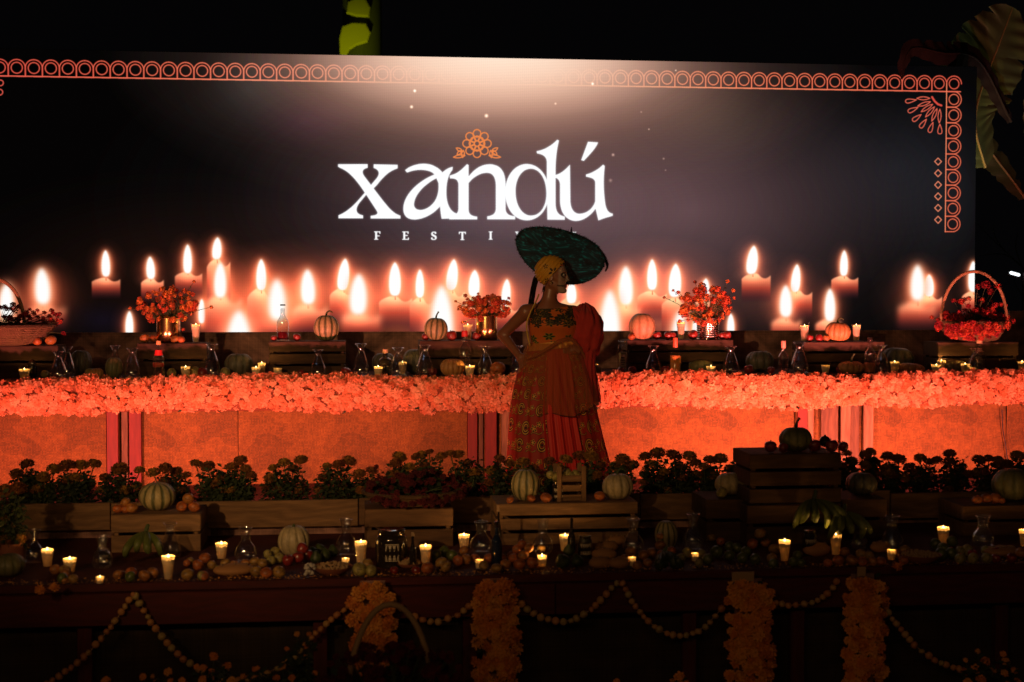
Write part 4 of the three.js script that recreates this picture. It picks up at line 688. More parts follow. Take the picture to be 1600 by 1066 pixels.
for (const [px, top, w, z, l, o] of [
  [38, 574, 20, -10.8, 'lit candle at the left end of the back table, alone by the dark bottle'], [290, 570, 18, -10.8, 'lit candle in front of the left dark crate, right of the red labelled bottle'],
  [409, 563, 15, -10.9, 'lit candle behind the left one of the close pair beside the grey pumpkin'], [400, 571, 17, -10.78, 'lit candle in front of its pair beside the grey pumpkin'],
  [434, 573, 16, -10.85, 'dim low candle before the left end of the wine crate', { power: 0.25, flame: 0.5 }], [591, 570, 17, -10.78, 'lit candle between the tall carafe and the dark stoppered bottle'],
  [629, 562, 15, -11.0, 'lit candle seen through a carafe'], [734, 569, 18, -10.76, 'lit candle against the right side of the flat orange pumpkin'],
  [928, 566, 16, -11.0, 'lit candle just right of the red sleeve of the woman'], [1111, 570, 17, -10.78, 'lit candle in front of the flat green pumpkin'],
  [1290, 565, 16, -10.82, 'nearly burnt out candle tumbler in front of the right crate', { power: 0.2, flame: 0.4, fill: 0.7 }], [1398, 562, 17, -10.8, 'lit candle before the large dark pumpkin at right'],
  [1471, 560, 16, -10.95, 'lit candle behind its pair at right'], [1463, 568, 17, -10.78, 'lit candle in front of its pair at right'],
  [1508, 566, 17, -10.82, 'lit candle below the red flower basket'], [1520, 571, 13, -10.78, 'dim candle right of the one below the red flower basket', { power: 0.15, flame: 0.4, fill: 0.7 }], [1597, 562, 16, -10.82, 'lit candle cut by the right edge of the picture']]) candle(px, top, 592, w, bt(z), l, o);
for (const [px, top, w, c, l, o] of [[306, 505, 16, CB[1], 'tall lit candle right of the left gold vase on its crate', { taper: 0.55, fill: 0.93 }], [731, 505, 16, CB[3], 'lit candle behind the gold vase left of the woman', { taper: 0.6, fill: 0.9 }], [1064, 501, 15, CB[4], 'tall lit candle left of the ribbed tin vase', { taper: 0.6, fill: 0.93 }], [1257, 504, 16, CB[5], 'lit candle tumbler left of the curved stem pumpkin', { taper: 0.6 }], [1338, 506, 15, CB[5], 'lit candle tumbler right of the curved stem pumpkin', { taper: 0.6, fill: 0.93 }]]) candle(px, top, 534, w, on(c, 0.03), l, o);
for (const [px, top, base, w, l, o] of [
  [74, 853, 886, 22, 'lit candle at the far left of the front tier'], [109, 868, 896, 24, 'lit candle second from the left of the front tier'], [156, 899, 913, 15, 'small low tea candle by the edge at left', { taper: 0.8, flame: 0.8, power: 0.25 }],
  [263, 862, 906, 24, 'tall lit candle standing forward at left near the hanging swag peak', { taper: 0.58 }], [346, 844, 874, 22, 'lit candle behind the small fruit pile under the left plank'], [564, 839, 884, 23, 'tall lit candle left of the big jug', { taper: 0.62 }],
  [665, 846, 886, 22, 'tall lit candle right of the big jug', { taper: 0.62 }], [725, 831, 860, 21, 'lit candle left of the round carafe by the wide crate'], [883, 831, 862, 22, 'lit candle in the middle before the wide crate'],
  [847, 865, 886, 17, 'low lit candle by the edge before the wide crate', { taper: 0.8 }], [1226, 838, 878, 22, 'tall lit candle in front of the crate stack', { taper: 0.58 }], [1306, 828, 868, 22, 'tall lit candle right of the pale jar label', { taper: 0.6 }],
  [1474, 819, 850, 22, 'lit candle perched among limes at right'], [540, 870, 884, 15, 'dim tea candle in front of the round carafe left of centre', { taper: 0.8, flame: 0.7, power: 0.25 }], [988, 868, 886, 15, 'dim tea candle by the edge right of the limes', { taper: 0.8, flame: 0.6, power: 0.2 }],
  [1086, 862, 878, 14, 'dim tea candle under the carafe right of centre', { taper: 0.8, flame: 0.6, power: 0.2 }], [749, 872, 890, 16, 'unsteady tea candle by the edge left of the wide crate', { taper: 0.8, flame: 0.4, power: 0.12 }], [1393, 856, 876, 16, 'dim tea candle below the carafe at right', { taper: 0.8, flame: 0.4, power: 0.15 }], [1601, 823, 855, 20, 'lit candle cut by the right edge of the front tier']]) candle(px, top, base, w, null, l, o);
// ------------------------------------------------------------------ baskets, vases and cut flowers
const weaveTex = dataTex(128, (u, v, x, y) => { const o = (Math.floor(x / 8) + Math.floor(y / 8)) % 2, h = o ? Math.sin((x % 8) / 8 * PI) : Math.sin((y % 8) / 8 * PI); return [255 * h, 255 * h, 255 * h]; }, [14, 3], false);
const basketMat = stdm({ color: lin(0.2, 0.11, 0.05), roughness: 0.8, bumpMap: weaveTex, bumpScale: 0.008 });
const handleMat = stdm({ color: lin(0.4, 0.26, 0.12), roughness: 0.75 });
function basket(name, label, p, R, H, rise, hw, hr = 0.009) {
  const t = thing(name, label, 'basket', p), c = 0.62;
  const bg = smoothLathe([[0.001, 0.004], [R * c, 0.004], [R * 0.85, H * 0.45], [R, H], [R * 0.96, H], [R * 0.8, H * 0.45], [R * c * 0.9, 0.015], [0.001, 0.015]], 90, 120), bp = bg.attributes.position, nr = Math.max(3, Math.round(H / 0.016));
  for (let i = 0; i < bp.count; i++) { const x = bp.getX(i), z = bp.getZ(i), y = bp.getY(i), a = Math.atan2(z, x), q = 1 + 0.018 * Math.sin(y / H * nr * 2 * PI) * Math.sin(a * 30 + PI * Math.floor(y / H * nr * 2)) + 0.012 * Math.sin(y / H * nr * 2 * PI); if (y > 0.02 && y < H * 0.99) bp.setXYZ(i, x * q, y, z * q); }
  bg.computeVertexNormals(); part('bowl', bg, basketMat, t);
  const rim = part('rim', new THREE.TorusGeometry(R, 0.011, 8, 48), basketMat, t, V(0, H, 0)); rim.rotation.x = PI / 2;
  if (rise) { const q = []; for (let i = 0; i <= 16; i++) { const a = PI * i / 16; q.push(V(-Math.cos(a) * hw, H * 0.7 + Math.pow(Math.sin(a), 0.85) * (rise - H * 0.7), 0.02)); } part('handle', tube(q, hr, 48, 8), handleMat, t); }
  return t;
}
function bunch(name, label, base, heads, mats, o = {}) {           // heads: [px, py, width] on planes about z
  const t = thing(name, label, o.category ?? 'flowers', base), z = base.z, stems = [];
  for (const [px, py, w] of heads) {
    const p = atZ(px, py, o.rim && py > o.rim ? z + o.front * rr(0.9, 1.05) : z + rr(-(o.deep ?? 0.1), o.deep ?? 0.1)).sub(base), r = w * 0.5 * mpp(base);
    bloom(t, p, r, V(p.x * 1.5 + rr(-0.3, 0.3), 0.6 + rr(-0.1, 0.4), 0.5 + rr(-0.2, 0.4)), mats, o.geos ?? SMALLBLOOM, 'flower');
    const b = V(p.x * 0.12, o.root ?? 0, p.z * 0.12), m = b.clone().lerp(p, 0.55).add(V(0, 0.02, 0)); stems.push(taperTube([b, m, p], 0.0022, 0.0016, 6, 4));
  }
  part('stem', mergeGeometries(stems), M.stem, t);
  if (o.leaves) part('foliage', foliage(o.leaves, () => { const h = heads[Math.floor(rnd() * heads.length)], p = atZ(h[0], h[1], z + rr(-0.08, 0.08)).sub(base); return p.multiplyScalar(rr(o.lo ?? 0.3, 0.92)).add(V(rr(-0.02, 0.02), (o.root ?? 0) * 0.3, 0)); }, o.leaf ?? 0.03, 300 + heads.length), M.leaf[o.leafMat ?? 1], t);
  return t;
}
function scatter(n, cx, cy, rx, ry, w0, w1, f = () => true) { const q = []; let guard = 0; while (q.length < n && guard++ < 9000) { const a = rnd() * 6.28, r = Math.sqrt(rnd()), x = cx + Math.cos(a) * r * rx, y = cy + Math.sin(a) * r * ry; if (f(x, y)) q.push([x, y, rr(w0, w1)]); } return q; }
const mixFlower = [[0.68, 0.17, 0.05], [0.75, 0.25, 0.05], [0.6, 0.1, 0.04]].map((c) => phys({ color: lin(...c), roughness: 0.9, side: THREE.DoubleSide }));
// vases on the crates of the back table
function vase(px, top, base, w, c, dz, mat, label, ribs) {
  const at = on(c, dz), p = atZ(px, base, at.z); p.y = at.level; const k = mpp(p), R = w * 0.5 * k, H = atZ(px, top, at.z).y - at.level, t = thing('tin_vase', label, 'vase', p), pr = [[0.001, 0.002], [R, 0.002]];
  if (ribs) for (let i = 0; i <= ribs * 4; i++) pr.push([R - (i % 4 < 2 ? 0 : 0.0035), 0.004 + (H - 0.008) * i / (ribs * 4)]); else pr.push([R, H * 0.5]); pr.push([R, H], [R - 0.002, H], [R - 0.003, 0.01], [0.001, 0.008]);
  part('can', lathe(pr, 40), mat, t); const rim = part('rim', new THREE.TorusGeometry(R, 0.002, 6, 40), mat, t, V(0, H, 0)); rim.rotation.x = PI / 2; return { p: p.clone().add(V(0, H * 0.8, 0)), z: at.z };
}
const v1 = vase(263, 497, 537, 36, CB[1], 0.02, M.gold, 'smooth gold can vase on the left dark crate'), v2 = vase(760, 494, 532, 34, CB[3], 0.02, M.gold, 'smooth gold can vase on the crate left of the woman'), v3 = vase(1106, 497, 532, 35, CB[4], 0.02, M.silver, 'ribbed silver can vase on the crate right of the woman', 9);
bunch('flower_bunch', 'loose bunch of small orange flowers in the left gold vase', v1.p, [...scatter(105, 262, 478, 46, 29, 6, 13), [218, 467, 9], [216, 474, 9], [303, 440, 6], [301, 460, 8], [330, 480, 7], [286, 515, 6], [275, 454, 9], [203, 482, 6]], mixFlower, { leaves: 420, deep: 0.12, leaf: 0.022 });
bunch('flower_bunch', 'compact bunch of orange and red flowers in the vase left of the woman', v2.p, [...scatter(95, 759, 480, 41, 18, 6, 14), [747, 459, 5], [712, 471, 5], [716, 484, 5], [723, 504, 6], [795, 466, 6], [727, 462, 7]], mixFlower, { leaves: 340, deep: 0.1, leaf: 0.022 });
bunch('flower_bunch', 'tall spreading bunch of red and orange flowers in the ribbed vase', v3.p, [...scatter(100, 1102, 476, 40, 30, 7, 14), [1086, 441, 7], [1052, 454, 5], [1060, 457, 7], [1038, 465, 6], [1137, 440, 7], [1146, 454, 7], [1147, 466, 6], [1135, 465, 8], [1062, 502, 7], [1063, 488, 8], [1075, 500, 6], [1120, 505, 10], [1092, 505, 8]], mixFlower, { leaves: 420, deep: 0.12, leaf: 0.022 });
// flower baskets of the back table
{
  const c = CB[0], p = atZ(-8, 540, c.zm); p.y = c.top; const k = mpp(p); basket('flower_basket', 'shallow straw basket with arched handle at the left end of the back table', p, 92 * k, 0.15, 0.5, 46 * k, 0.014);
  bunch('flower_bunch', 'dark red flowers spilling from the left basket', p.clone().add(V(0, 0.06, 0)), [...scatter(70, 10, 498, 84, 20, 7, 12, (x, y) => y < 512), ...scatter(14, 82, 498, 18, 14, 5, 9), [99, 521, 8], [20, 476, 10], [52, 488, 8]], M.redFlower, { leaves: 260, deep: 0.2, leaf: 0.03, leafMat: 2 });
  const d = CB[6], q = atZ(1520, 532, d.zm); q.y = d.top; const kk = mpp(q); basket('flower_basket', 'round wicker basket with tall arched handle at the right end of the back table', q, 52 * kk, 0.16, 0.57, 54 * kk, 0.013);
  bunch('flower_bunch', 'bright red lit flowers heaped in the right basket', q.clone().add(V(0, 0.08, 0)), [...scatter(150, 1520, 506, 58, 24, 7, 13), ...scatter(26, 1530, 476, 34, 14, 6, 11), [1541, 445, 16], [1559, 448, 13], [1548, 457, 13], [1528, 448, 10], [1490, 470, 8], [1573, 477, 7], [1583, 502, 10], [1456, 496, 8], [1468, 513, 8], [1575, 496, 9]], M.redFlower.concat(mixFlower[2]), { leaves: 700, deep: 0.18, leaf: 0.03, leafMat: 2, rim: 505, front: 0.3 });
}
// basket of dark red flowers on a front crate
{
  const c = CF.b, p = atZ(640, 797, c.zm); p.y = c.top; const k = mpp(p); basket('flower_basket', 'shallow straw basket on the front crate, full of dark red flowers', p, 72 * k, 0.075, 0, 0);
  bunch('flower_bunch', 'mound of very dark red flowers in the shallow front basket', p.clone().add(V(0, 0.03, 0)), [...scatter(120, 655, 762, 82, 27, 9, 16, (x, y) => y < 786), ...scatter(40, 645, 782, 66, 9, 9, 14), [655, 754, 12], [588, 730, 10]], M.darkRedFlower, { leaves: 1200, deep: 0.16, leaf: 0.05, leafMat: 2, lo: 0.4, rim: 776, front: 0.24 });
}
// foreground: basket with handle and flower bushes at the foot of the platform
{
  const z = -6.1, p = atZ(610, 1110, z); p.y = 0.0; const k = mpp(p);
  const t = basket('flower_basket', 'large basket with pale arched handle at the foot of the platform', p, 72 * k, 0.36, atZ(610, 943, z).y, 71 * k, 0.013);
  bunch('flower_bunch', 'dark crimson flower mound in the large foreground basket', p.clone().add(V(0, 0.3, 0)), [...scatter(150, 612, 1052, 108, 46, 12, 22)], M.darkRedFlower, { leaves: 300, deep: 0.2, leaf: 0.05, leafMat: 2, lo: 0.5, geos: BLOOM });
  const bush = (l, cx, heads, leaves) => { const b = atZ(cx, 1080, -6.25); b.y = 0; const tt = bunch('marigold_bush', l, b, heads, M.deepMarigold, { category: 'flowering bush', leaves, deep: 0.12, root: 0.1, leaf: 0.04, lo: 0.55 }); part('pot', potGeo, M.clay, tt).scale.setScalar(1.6); };
  bush('bush of small orange blooms at the foot of the platform, bottom left', 320, [[334, 1026, 14], [307, 1042, 10], [317, 1044, 13], [262, 1050, 14], [223, 1058, 12], [238, 1057, 8], [352, 1044, 14], [356, 1040, 12], [330, 1050, 12], [266, 1066, 14], [398, 1046, 10], [361, 1064, 14], [316, 1062, 14], [284, 1064, 12], [290, 1072, 14], [340, 1070, 14], [380, 1058, 11], [165, 1064, 16], [244, 1068, 12], [300, 1078, 14]], 800);
  bush('sparse bush with two tall thin stemmed blooms beside the foreground basket', 465, [[464, 991, 9], [483, 991, 9], [448, 1014, 8], [479, 1010, 10], [476, 1028, 12], [441, 1042, 12], [470, 1050, 12], [492, 1052, 10], [456, 1060, 12], [486, 1066, 12], [432, 1060, 12], [402, 1044, 8]], 700);
  bush('bush of dim orange blooms at the foot of the platform, bottom right', 1540, [[1528, 1018, 9], [1509, 1032, 8], [1568, 1022, 12], [1572, 1034, 14], [1540, 1034, 16], [1525, 1046, 16], [1508, 1050, 14], [1550, 1050, 16], [1570, 1052, 14], [1585, 1048, 12], [1533, 1062, 16], [1556, 1066, 14], [1512, 1066, 14], [1590, 1066, 14], [1575, 1070, 12]], 900);
  bush('low bush whose top bloom just shows at the bottom edge', 1060, [[1061, 1058, 18], [1052, 1066, 12], [1072, 1068, 14], [964, 1066, 12], [1010, 1076, 12]], 300);
  marigoldPlant([[6, 808, 16], [8, 838, 18], [33, 842, 16], [20, 820, 12], [26, 762, 20], [8, 768, 24], [14, 850, 14], [36, 828, 12], [6, 786, 14], [2, 862, 14]], 'tall leafy marigold plant on the platform at the left edge', -7.6, { py: 890, leaves: 700, round: true, group: undefined });
}

// ------------------------------------------------------------------ hanging marigold columns and strings of fruit
function column(label, pa, pb, top, bottom, tagged) {
  const z = ZF + 0.05, a = atZ(pa, top, z), b = atZ(pb, top, z), cx = (a.x + b.x) / 2, w = b.x - a.x, yb = 0.06, t = thing('marigold_column', label, 'flower garland', V(cx, 0, z), 'marigold columns hanging from the beam'), H = a.y - yb;
  part('strip', board(w * 0.55, H, 0.012), M.burlap, t, V(0, yb + H / 2, 0));
  const rows = Math.round(H / 0.036);
  for (let i = 0; i < rows; i++) { const y = a.y - 0.03 - i * 0.036, n = 5, wob = 0.03 * noise.noise(i * 0.35, pa, 1), ww = w * (i < 1 ? 0.7 : 0.92 + 0.14 * noise.noise(i * 0.5, pa * 0.7, 3));
    for (let k = 0; k < n; k++) { if (rnd() < 0.06) continue; const u = (k + 0.5 + (i % 2 ? 0.25 : -0.25) + rr(-0.2, 0.2)) / n - 0.5, x = u * ww + wob; bloom(t, V(x, y + rr(-0.015, 0.015), 0.03 + 0.035 * Math.cos(u * 2.6) + rr(-0.008, 0.01)), rr(0.025, 0.041), V(u * 1.2 + rr(-0.6, 0.6), rr(-0.6, 0.7), 1), M.deepMarigold); } }
  part('leaf', foliage(36, () => V(rr(-0.4, 0.4) * w, rr(yb, a.y), 0.05), 0.04, 500 + pa), M.leaf[0], t);
  if (tagged) part('burlap_loop', board(tagged * 0.0032, 0.05, 0.012), M.straw, t, V((tagged > 30 ? -0.03 : -0.01), a.y + 0.012, 0.012));
}
column('marigold column behind the foreground basket handle', 546, 618, 908, 1066, 0);
column('marigold column below the left end of the wide front crate, brightest of the four', 738, 811, 905, 1066, 0);
column('marigold column with a pale burlap loop, right of centre', 1130, 1208, 905, 1066, 36);
column('marigold column farthest right, below the crate right of the stack', 1315, 1381, 897, 1066, 14);
const beadGeo = (() => { const g = new THREE.SphereGeometry(1, 14, 10), p = g.attributes.position; for (let i = 0; i < p.count; i++) { const y = p.getY(i); p.setY(i, y * 0.92 - 0.18 * Math.exp(-Math.pow((Math.abs(y) - 1) / 0.12, 2)) * Math.sign(y)); } g.computeVertexNormals(); return g; })();
const beadMats = [[0.5, 0.29, 0.09], [0.56, 0.25, 0.07], [0.42, 0.3, 0.1], [0.5, 0.2, 0.06]].map((c) => phys({ color: lin(...c), roughness: 0.5, clearcoat: 0.15 }));
function swag(label, pts, n) {
  const z = ZF + 0.045, w = pts.map(([x, y]) => atZ(x, y, z)), c = new THREE.CatmullRomCurve3(w), o = w[0].clone(), t = thing('fruit_string', label, 'fruit garland', o, 'strings of small yellow fruit hung in swags');
  part('cord', new THREE.TubeGeometry(new THREE.CatmullRomCurve3(w.map((p) => p.clone().sub(o))), 40, 0.0025, 5), M.straw, t);
  const L = c.getLength(); let s = 0.012;
  while (s < L) { const r = rr(0.0145, 0.021), q = c.getPointAt(Math.min(1, s / L)).sub(o), m = part('bead', beadGeo, beadMats[Math.floor(rnd() * 4)], t, q.add(V(rr(-0.003, 0.003), rr(-0.003, 0.003), 0.008))); m.scale.setScalar(r); m.rotation.set(rnd() * 3, rnd() * 3, rnd() * 3); s += r * 2.02 + (rnd() < 0.12 ? 0.012 : 0); }
}
swag('fruit string falling from the left peak to the bottom left corner', [[210, 926], [186, 962], [158, 998], [126, 1032], [80, 1064], [30, 1088]]);
swag('long fruit string from the left peak down and up to the first marigold column', [[211, 928], [232, 965], [262, 1005], [295, 1036], [350, 1062], [400, 1058], [455, 1030], [495, 988], [546, 945]]);
swag('short fruit string between the first two marigold columns', [[612, 935], [640, 960], [680, 971], [712, 962], [738, 944]]);
swag('fruit string right of the second column up to the middle peak', [[812, 940], [830, 957], [858, 968], [888, 970], [920, 955], [944, 930], [968, 907]]);
swag('fruit string from the middle peak deep down to the third column', [[970, 908], [982, 930], [1004, 962], [1034, 986], [1064, 993], [1094, 984], [1118, 962], [1138, 938]]);
swag('short fruit string between the third and fourth columns', [[1208, 941], [1228, 945], [1252, 945], [1276, 938], [1296, 924], [1308, 907]]);
swag('fruit string falling from the fourth column to the bottom right bush', [[1376, 930], [1388, 957], [1408, 984], [1434, 1012], [1466, 1034], [1500, 1046]]);

// ------------------------------------------------------------------ fruit, bread and bowls
const sphere = new THREE.SphereGeometry(1, 20, 14);
const fruitGeo = {
  orange: (() => { const g = sphere.clone(), p = g.attributes.position; for (let i = 0; i < p.count; i++) { const y = p.getY(i), k = 1 + 0.015 * noise.noise(p.getX(i) * 5, y * 5, p.getZ(i) * 5); p.setXYZ(i, p.getX(i) * k, y * 0.94 - 0.1 * Math.exp(-Math.pow((y - 1) / 0.06, 2)), p.getZ(i) * k); } g.computeVertexNormals(); return g; })(),
  apple: smoothLathe([[0.0005, 0.78], [0.15, 0.86], [0.45, 0.93], [0.85, 0.7], [1, 0.2], [0.85, -0.45], [0.5, -0.85], [0.2, -0.86], [0.0005, -0.8]].reverse(), 24, 20),
  lime: smoothLathe([[0.0005, -1.12], [0.12, -1.05], [0.5, -0.85], [0.9, -0.35], [0.98, 0.1], [0.75, 0.65], [0.35, 0.95], [0.12, 1.06], [0.0005, 1.12]], 24, 20),
  pear: smoothLathe([[0.0005, -0.95], [0.4, -0.92], [0.9, -0.5], [1, 0], [0.8, 0.5], [0.5, 0.95], [0.3, 1.25], [0.0005, 1.32]], 24, 20),
};
const fruitStem = taperTube([V(0, 0.72, 0), V(0.02, 0.98, 0), V(0.1, 1.2, 0)], 0.06, 0.08, 6, 5), navel = (() => { const g = new THREE.SphereGeometry(0.1, 8, 6); g.scale(1, 0.4, 1); g.translate(0, 0.86, 0); return g; })();
const KIND = { orange: ['orange', 'orange', M.rind, navel], tangerine: ['orange', 'tangerine', [M.rind[0], M.rind[2]], navel], guava: ['lime', 'guava', [M.guava], navel], apple: ['apple', 'apple', [M.apple], fruitStem], lime: ['lime', 'lime', [M.limeSkin], navel], avocado: ['pear', 'avocado', [M.avocado], fruitStem] };
function fruits(kind, label, group, list, at) {                     // list: [px, py of the middle, radius in px]; at: shelf, {z} for the upper ones of a heap, or nothing for the deck
  const [geo, name, mats, extra] = KIND[kind];
  const order = list.map((_, i) => i).sort((a, b) => list[a][0] - list[b][0]), ord = ['', 'second from left', 'third from left', 'fourth from left', 'fifth from left', 'sixth from left', 'seventh from left', 'eighth from left', 'ninth from left'];
  for (const [n, [px, py, r, up]] of list.entries()) {
    const w = order.indexOf(n), own = list.length === 1 ? label : label + ', ' + (w === 0 ? 'leftmost' : w === list.length - 1 ? 'rightmost' : list.length === 3 ? 'middle one' : ord[w]); let p; if (at && at.level !== undefined) { p = atZ(px, py, at.z + rr(-0.02, 0.02)); const R = r * mpp(p); if (!up) p.y = at.level + R * 0.9; } else if (up) { p = atY(px, up, DECK); p = atZ(px, py, p.z); } else { p = atY(px, py, DECK + r * 0.0032); p.z = Math.min(p.z, ZF - r * 0.0032); }
    const R = r * mpp(p), t = thing(name, own, 'fruit', p, group, rnd() * 6), m = part('skin', fruitGeo[geo], mats[Math.floor(rnd() * mats.length)], t); m.scale.set(R * rr(0.9, 1.08), R * rr(0.88, 1.02), R); m.rotation.set(rr(-0.5, 0.5), rnd() * 6, rr(-0.5, 0.5)); if (kind === 'lime' || kind === 'guava') m.rotation.z = rr(0.9, 1.6);
    const s = part(extra === navel ? 'navel' : 'stem', extra, M.stem, m);
  }
}
// on the crates of the back table
fruits('tangerine', 'tangerine beside the left flower basket on its crate', 'tangerines by the left basket', [[58, 530, 7], [79, 529, 9]], on(CB[0], 0.1));
fruits('tangerine', 'tangerine left of the gold vase on the left dark crate', 'tangerines left of the gold vase', [[226, 528, 8], [240, 530, 7]], on(CB[1], 0.05));
fruits('tangerine', 'tangerine right of the gold vase on the left dark crate', 'tangerines right of the gold vase', [[283, 531, 6], [273, 534, 7]], on(CB[1], 0.1));
fruits('apple', 'small apple on the wine bottle crate', 'apples on the wine crate', [[428, 530, 5], [464, 529, 6]], on(CB[2], 0.08));
fruits('apple', 'red apple on the crate left of the woman', 'apples left of the woman', [[706, 528, 8], [744, 527, 7], [665, 529, 6]], on(CB[3], 0.09));
fruits('tangerine', 'tangerine at the foot of the peach coloured pumpkin', undefined, [[987, 527, 6]], on(CB[4], 0.12));
fruits('apple', 'red apple between the peach pumpkin and the tall candle', 'apples left of the tall candle', [[1027, 526, 7], [1044, 526, 7], [1051, 527, 6]], on(CB[4], 0.07));
fruits('apple', 'red apple at either side of the ribbed tin vase', 'apples by the ribbed vase', [[1083, 526, 8], [1136, 528, 7], [1128, 528, 6]], on(CB[4], 0.08));
fruits('apple', 'shiny red apple left of the curved stem pumpkin', 'apples left of the curved stem pumpkin', [[1265, 529, 6], [1280, 529, 6]], on(CB[5], 0.1));
fruits('tangerine', 'tangerine touching the curved stem pumpkin', undefined, [[1291, 529, 6]], on(CB[5], 0.1));
fruits('guava', 'dark round fruit in front of the candle right of the woman', undefined, [[931, 578, 9]], bt(-10.85));
fruits('apple', 'dim apple lying in the gap between carafes of the back table', 'dim apples on the back table', [[316, 582, 8], [470, 584, 6], [540, 583, 8], [676, 583, 7], [970, 584, 6], [988, 585, 7], [1040, 584, 7], [1170, 584, 8], [1205, 583, 6], [1312, 584, 6]], bt(-10.85));
fruits('orange', 'large papaya coloured fruit by the hip of the woman', undefined, [[778, 588, 13], ], bt(-10.8));
fruits('guava', 'dim yellowish fruit under the left crate of the back table', 'dim guavas at the left of the back table', [[70, 583, 7], [140, 582, 8], [268, 583, 8], [304, 585, 9], [352, 583, 8]], bt(-10.88));
// on the front crates
fruits('tangerine', 'tangerine left of the striped pumpkin on the left front crate', 'tangerines left of the striped pumpkin', [[184, 795, 8], [196, 796, 7], [206, 797, 9], [196, 785, 8, 1]], on(CF.a, 0.1));
fruits('tangerine', 'tangerine right of the striped pumpkin on the left front crate', 'tangerines right of the striped pumpkin', [[284, 797, 9], [303, 796, 9], [294, 779, 9, 1]], on(CF.a, 0.1));
fruits('tangerine', 'tangerine at the front of the wide crate below the left striped pumpkin', 'tangerines on the wide crate', [[797, 781, 6], [830, 782, 7], [853, 779, 9], [937, 779, 9]], on(CF.c, 0.15));
fruits('guava', 'yellow guava beside the pale pumpkin on the low dark crate', 'guavas by the pale pumpkin', [[1128, 772, 9], [1175, 772, 9]], on(CF.d, 0.12));
fruits('apple', 'dark apple on top of the crate stack left of its pumpkin', 'apples left on the crate stack', [[1204, 702, 10], [1224, 704, 8]], on(CF.e, 0.11));
fruits('apple', 'dark apple on top of the crate stack right of its pumpkin', 'apples right on the crate stack', [[1273, 703, 10], [1300, 704, 10], [1318, 708, 8]], on(CF.e, 0.1));
{ const at = on(CF.e, 0.08), p = atZ(1289, 690, at.z), k = mpp(p), t = thing('glass_float', 'dark shiny glass ball resting between two apples on the crate stack', 'glass ball', p); part('ball', new THREE.SphereGeometry(9 * k, 24, 18), M.darkGlass, t); part('neck', new THREE.CylinderGeometry(0.006, 0.008, 0.012, 10), M.silver, t, V(0, 9 * k, 0)); }
fruits('tangerine', 'tangerine beside the big pumpkin on the right end crate', 'tangerines on the right end crate', [[1527, 782, 8], [1541, 783, 9], [1555, 783, 9], [1565, 786, 6]], on(CF.g, 0.1));
// small fruit box on the wide crate
{
  const z = CF.c.zm + 0.12, a = atZ(890, 787, z), k = mpp(a), cy = CF.c.top, w = 32 * k, t = thing('fruit_box', 'small pale wooden box heaped with fruit on the wide crate', 'wooden box', V(a.x + 0.01, cy, z));
  for (let i = 0; i < 3; i++) { part('slat', board(w, 0.036, 0.008), M.woods[0], t, V(0, 0.02 + i * 0.055, 0)); part('slat', board(w, 0.036, 0.008), M.woods[0], t, V(0, 0.02 + i * 0.055, -0.14)); for (const s of [-1, 1]) part('slat', board(0.008, 0.036, 0.13), M.woods[0], t, V(s * (w / 2 - 0.004), 0.02 + i * 0.055, -0.07)); }
  for (const s of [-1, 1]) for (const q of [0.008, -0.148]) part('corner_post', board(0.026, 0.2, 0.014), M.woods[0], t, V(s * (w / 2 + 0.012), 0.1, q)); part('bottom_board', board(w, 0.008, 0.13), M.woods[0], t, V(0, 0.006, -0.07));
  const top = { z: z - 0.06, level: cy + 0.115 }; fruits('guava', 'yellow guava heaped in the small fruit box', 'guavas in the fruit box', [[860, 742, 7, 1], [874, 741, 7, 1], [886, 739, 7, 1], [899, 741, 7, 1], [909, 744, 6, 1], [868, 747, 7], [880, 747, 7], [893, 747, 7], [904, 748, 6]], top);
}
// along the front edge
const F = (kind, label, group, list) => fruits(kind, label, group, list);
F('orange', 'small orange at the edge below the first two candles', 'oranges below the first candles', [[86, 890, 9], [101, 891, 9], [110, 909, 8], [88, 920, 6], [102, 896, 8]]);
F('lime', 'green lime at the edge left of the small tea candle', 'limes left of the tea candle', [[93, 908, 9], [196, 911, 9]]);
F('orange', 'orange at the edge just left of the hanging swag peak', 'oranges at the swag peak', [[218, 910, 10], [205, 895, 9]]);
F('tangerine', 'tangerine left of the tall forward candle', 'tangerines left of the forward candle', [[184, 898, 8], [238, 896, 10], [190, 897, 6]]);
F('orange', 'orange in the small heap between the forward candle and the flat bread', 'oranges by the flat bread', [[293, 898, 10], [309, 883, 9], [331, 883, 8], [320, 872, 9], [297, 877, 7], [292, 880, 6], [316, 904, 8]]);
F('guava', 'guava beside the flat bread', 'guavas by the flat bread', [[314, 903, 8], [340, 890, 6]]);
F('orange', 'orange in the row left of the glass of sweets', 'oranges left of the sweets glass', [[416, 896, 10], [436, 894, 10], [400, 893, 9]]);
F('apple', 'red apple in the dark heap before the pale yellow pumpkin', 'apples before the yellow pumpkin', [[450, 876, 9], [466, 872, 10], [480, 868, 9], [472, 858, 9, 878]]);
F('guava', 'yellow guava right of the shallow bowl of peanuts', 'guavas right of the peanut bowl', [[580, 896, 10], [562, 892, 12]]);
F('orange', 'orange right of the shallow bowl of peanuts', undefined, [[574, 881, 9]]);
F('orange', 'round bread like orange right of the big jug at the edge', 'oranges right of the big jug', [[668, 888, 11], [690, 880, 10], [697, 886, 9]]);
F('tangerine', 'tangerine heaped under the round carafe left of the wide crate', 'tangerines under the round carafe', [[716, 876, 9], [728, 874, 9], [742, 872, 8], [725, 860, 8, 876], [764, 872, 8], [790, 882, 9]]);
F('lime', 'lime in the dark between the second tall candle and the round carafe', 'limes by the second tall candle', [[682, 868, 9], [694, 862, 10], [706, 868, 9]]);
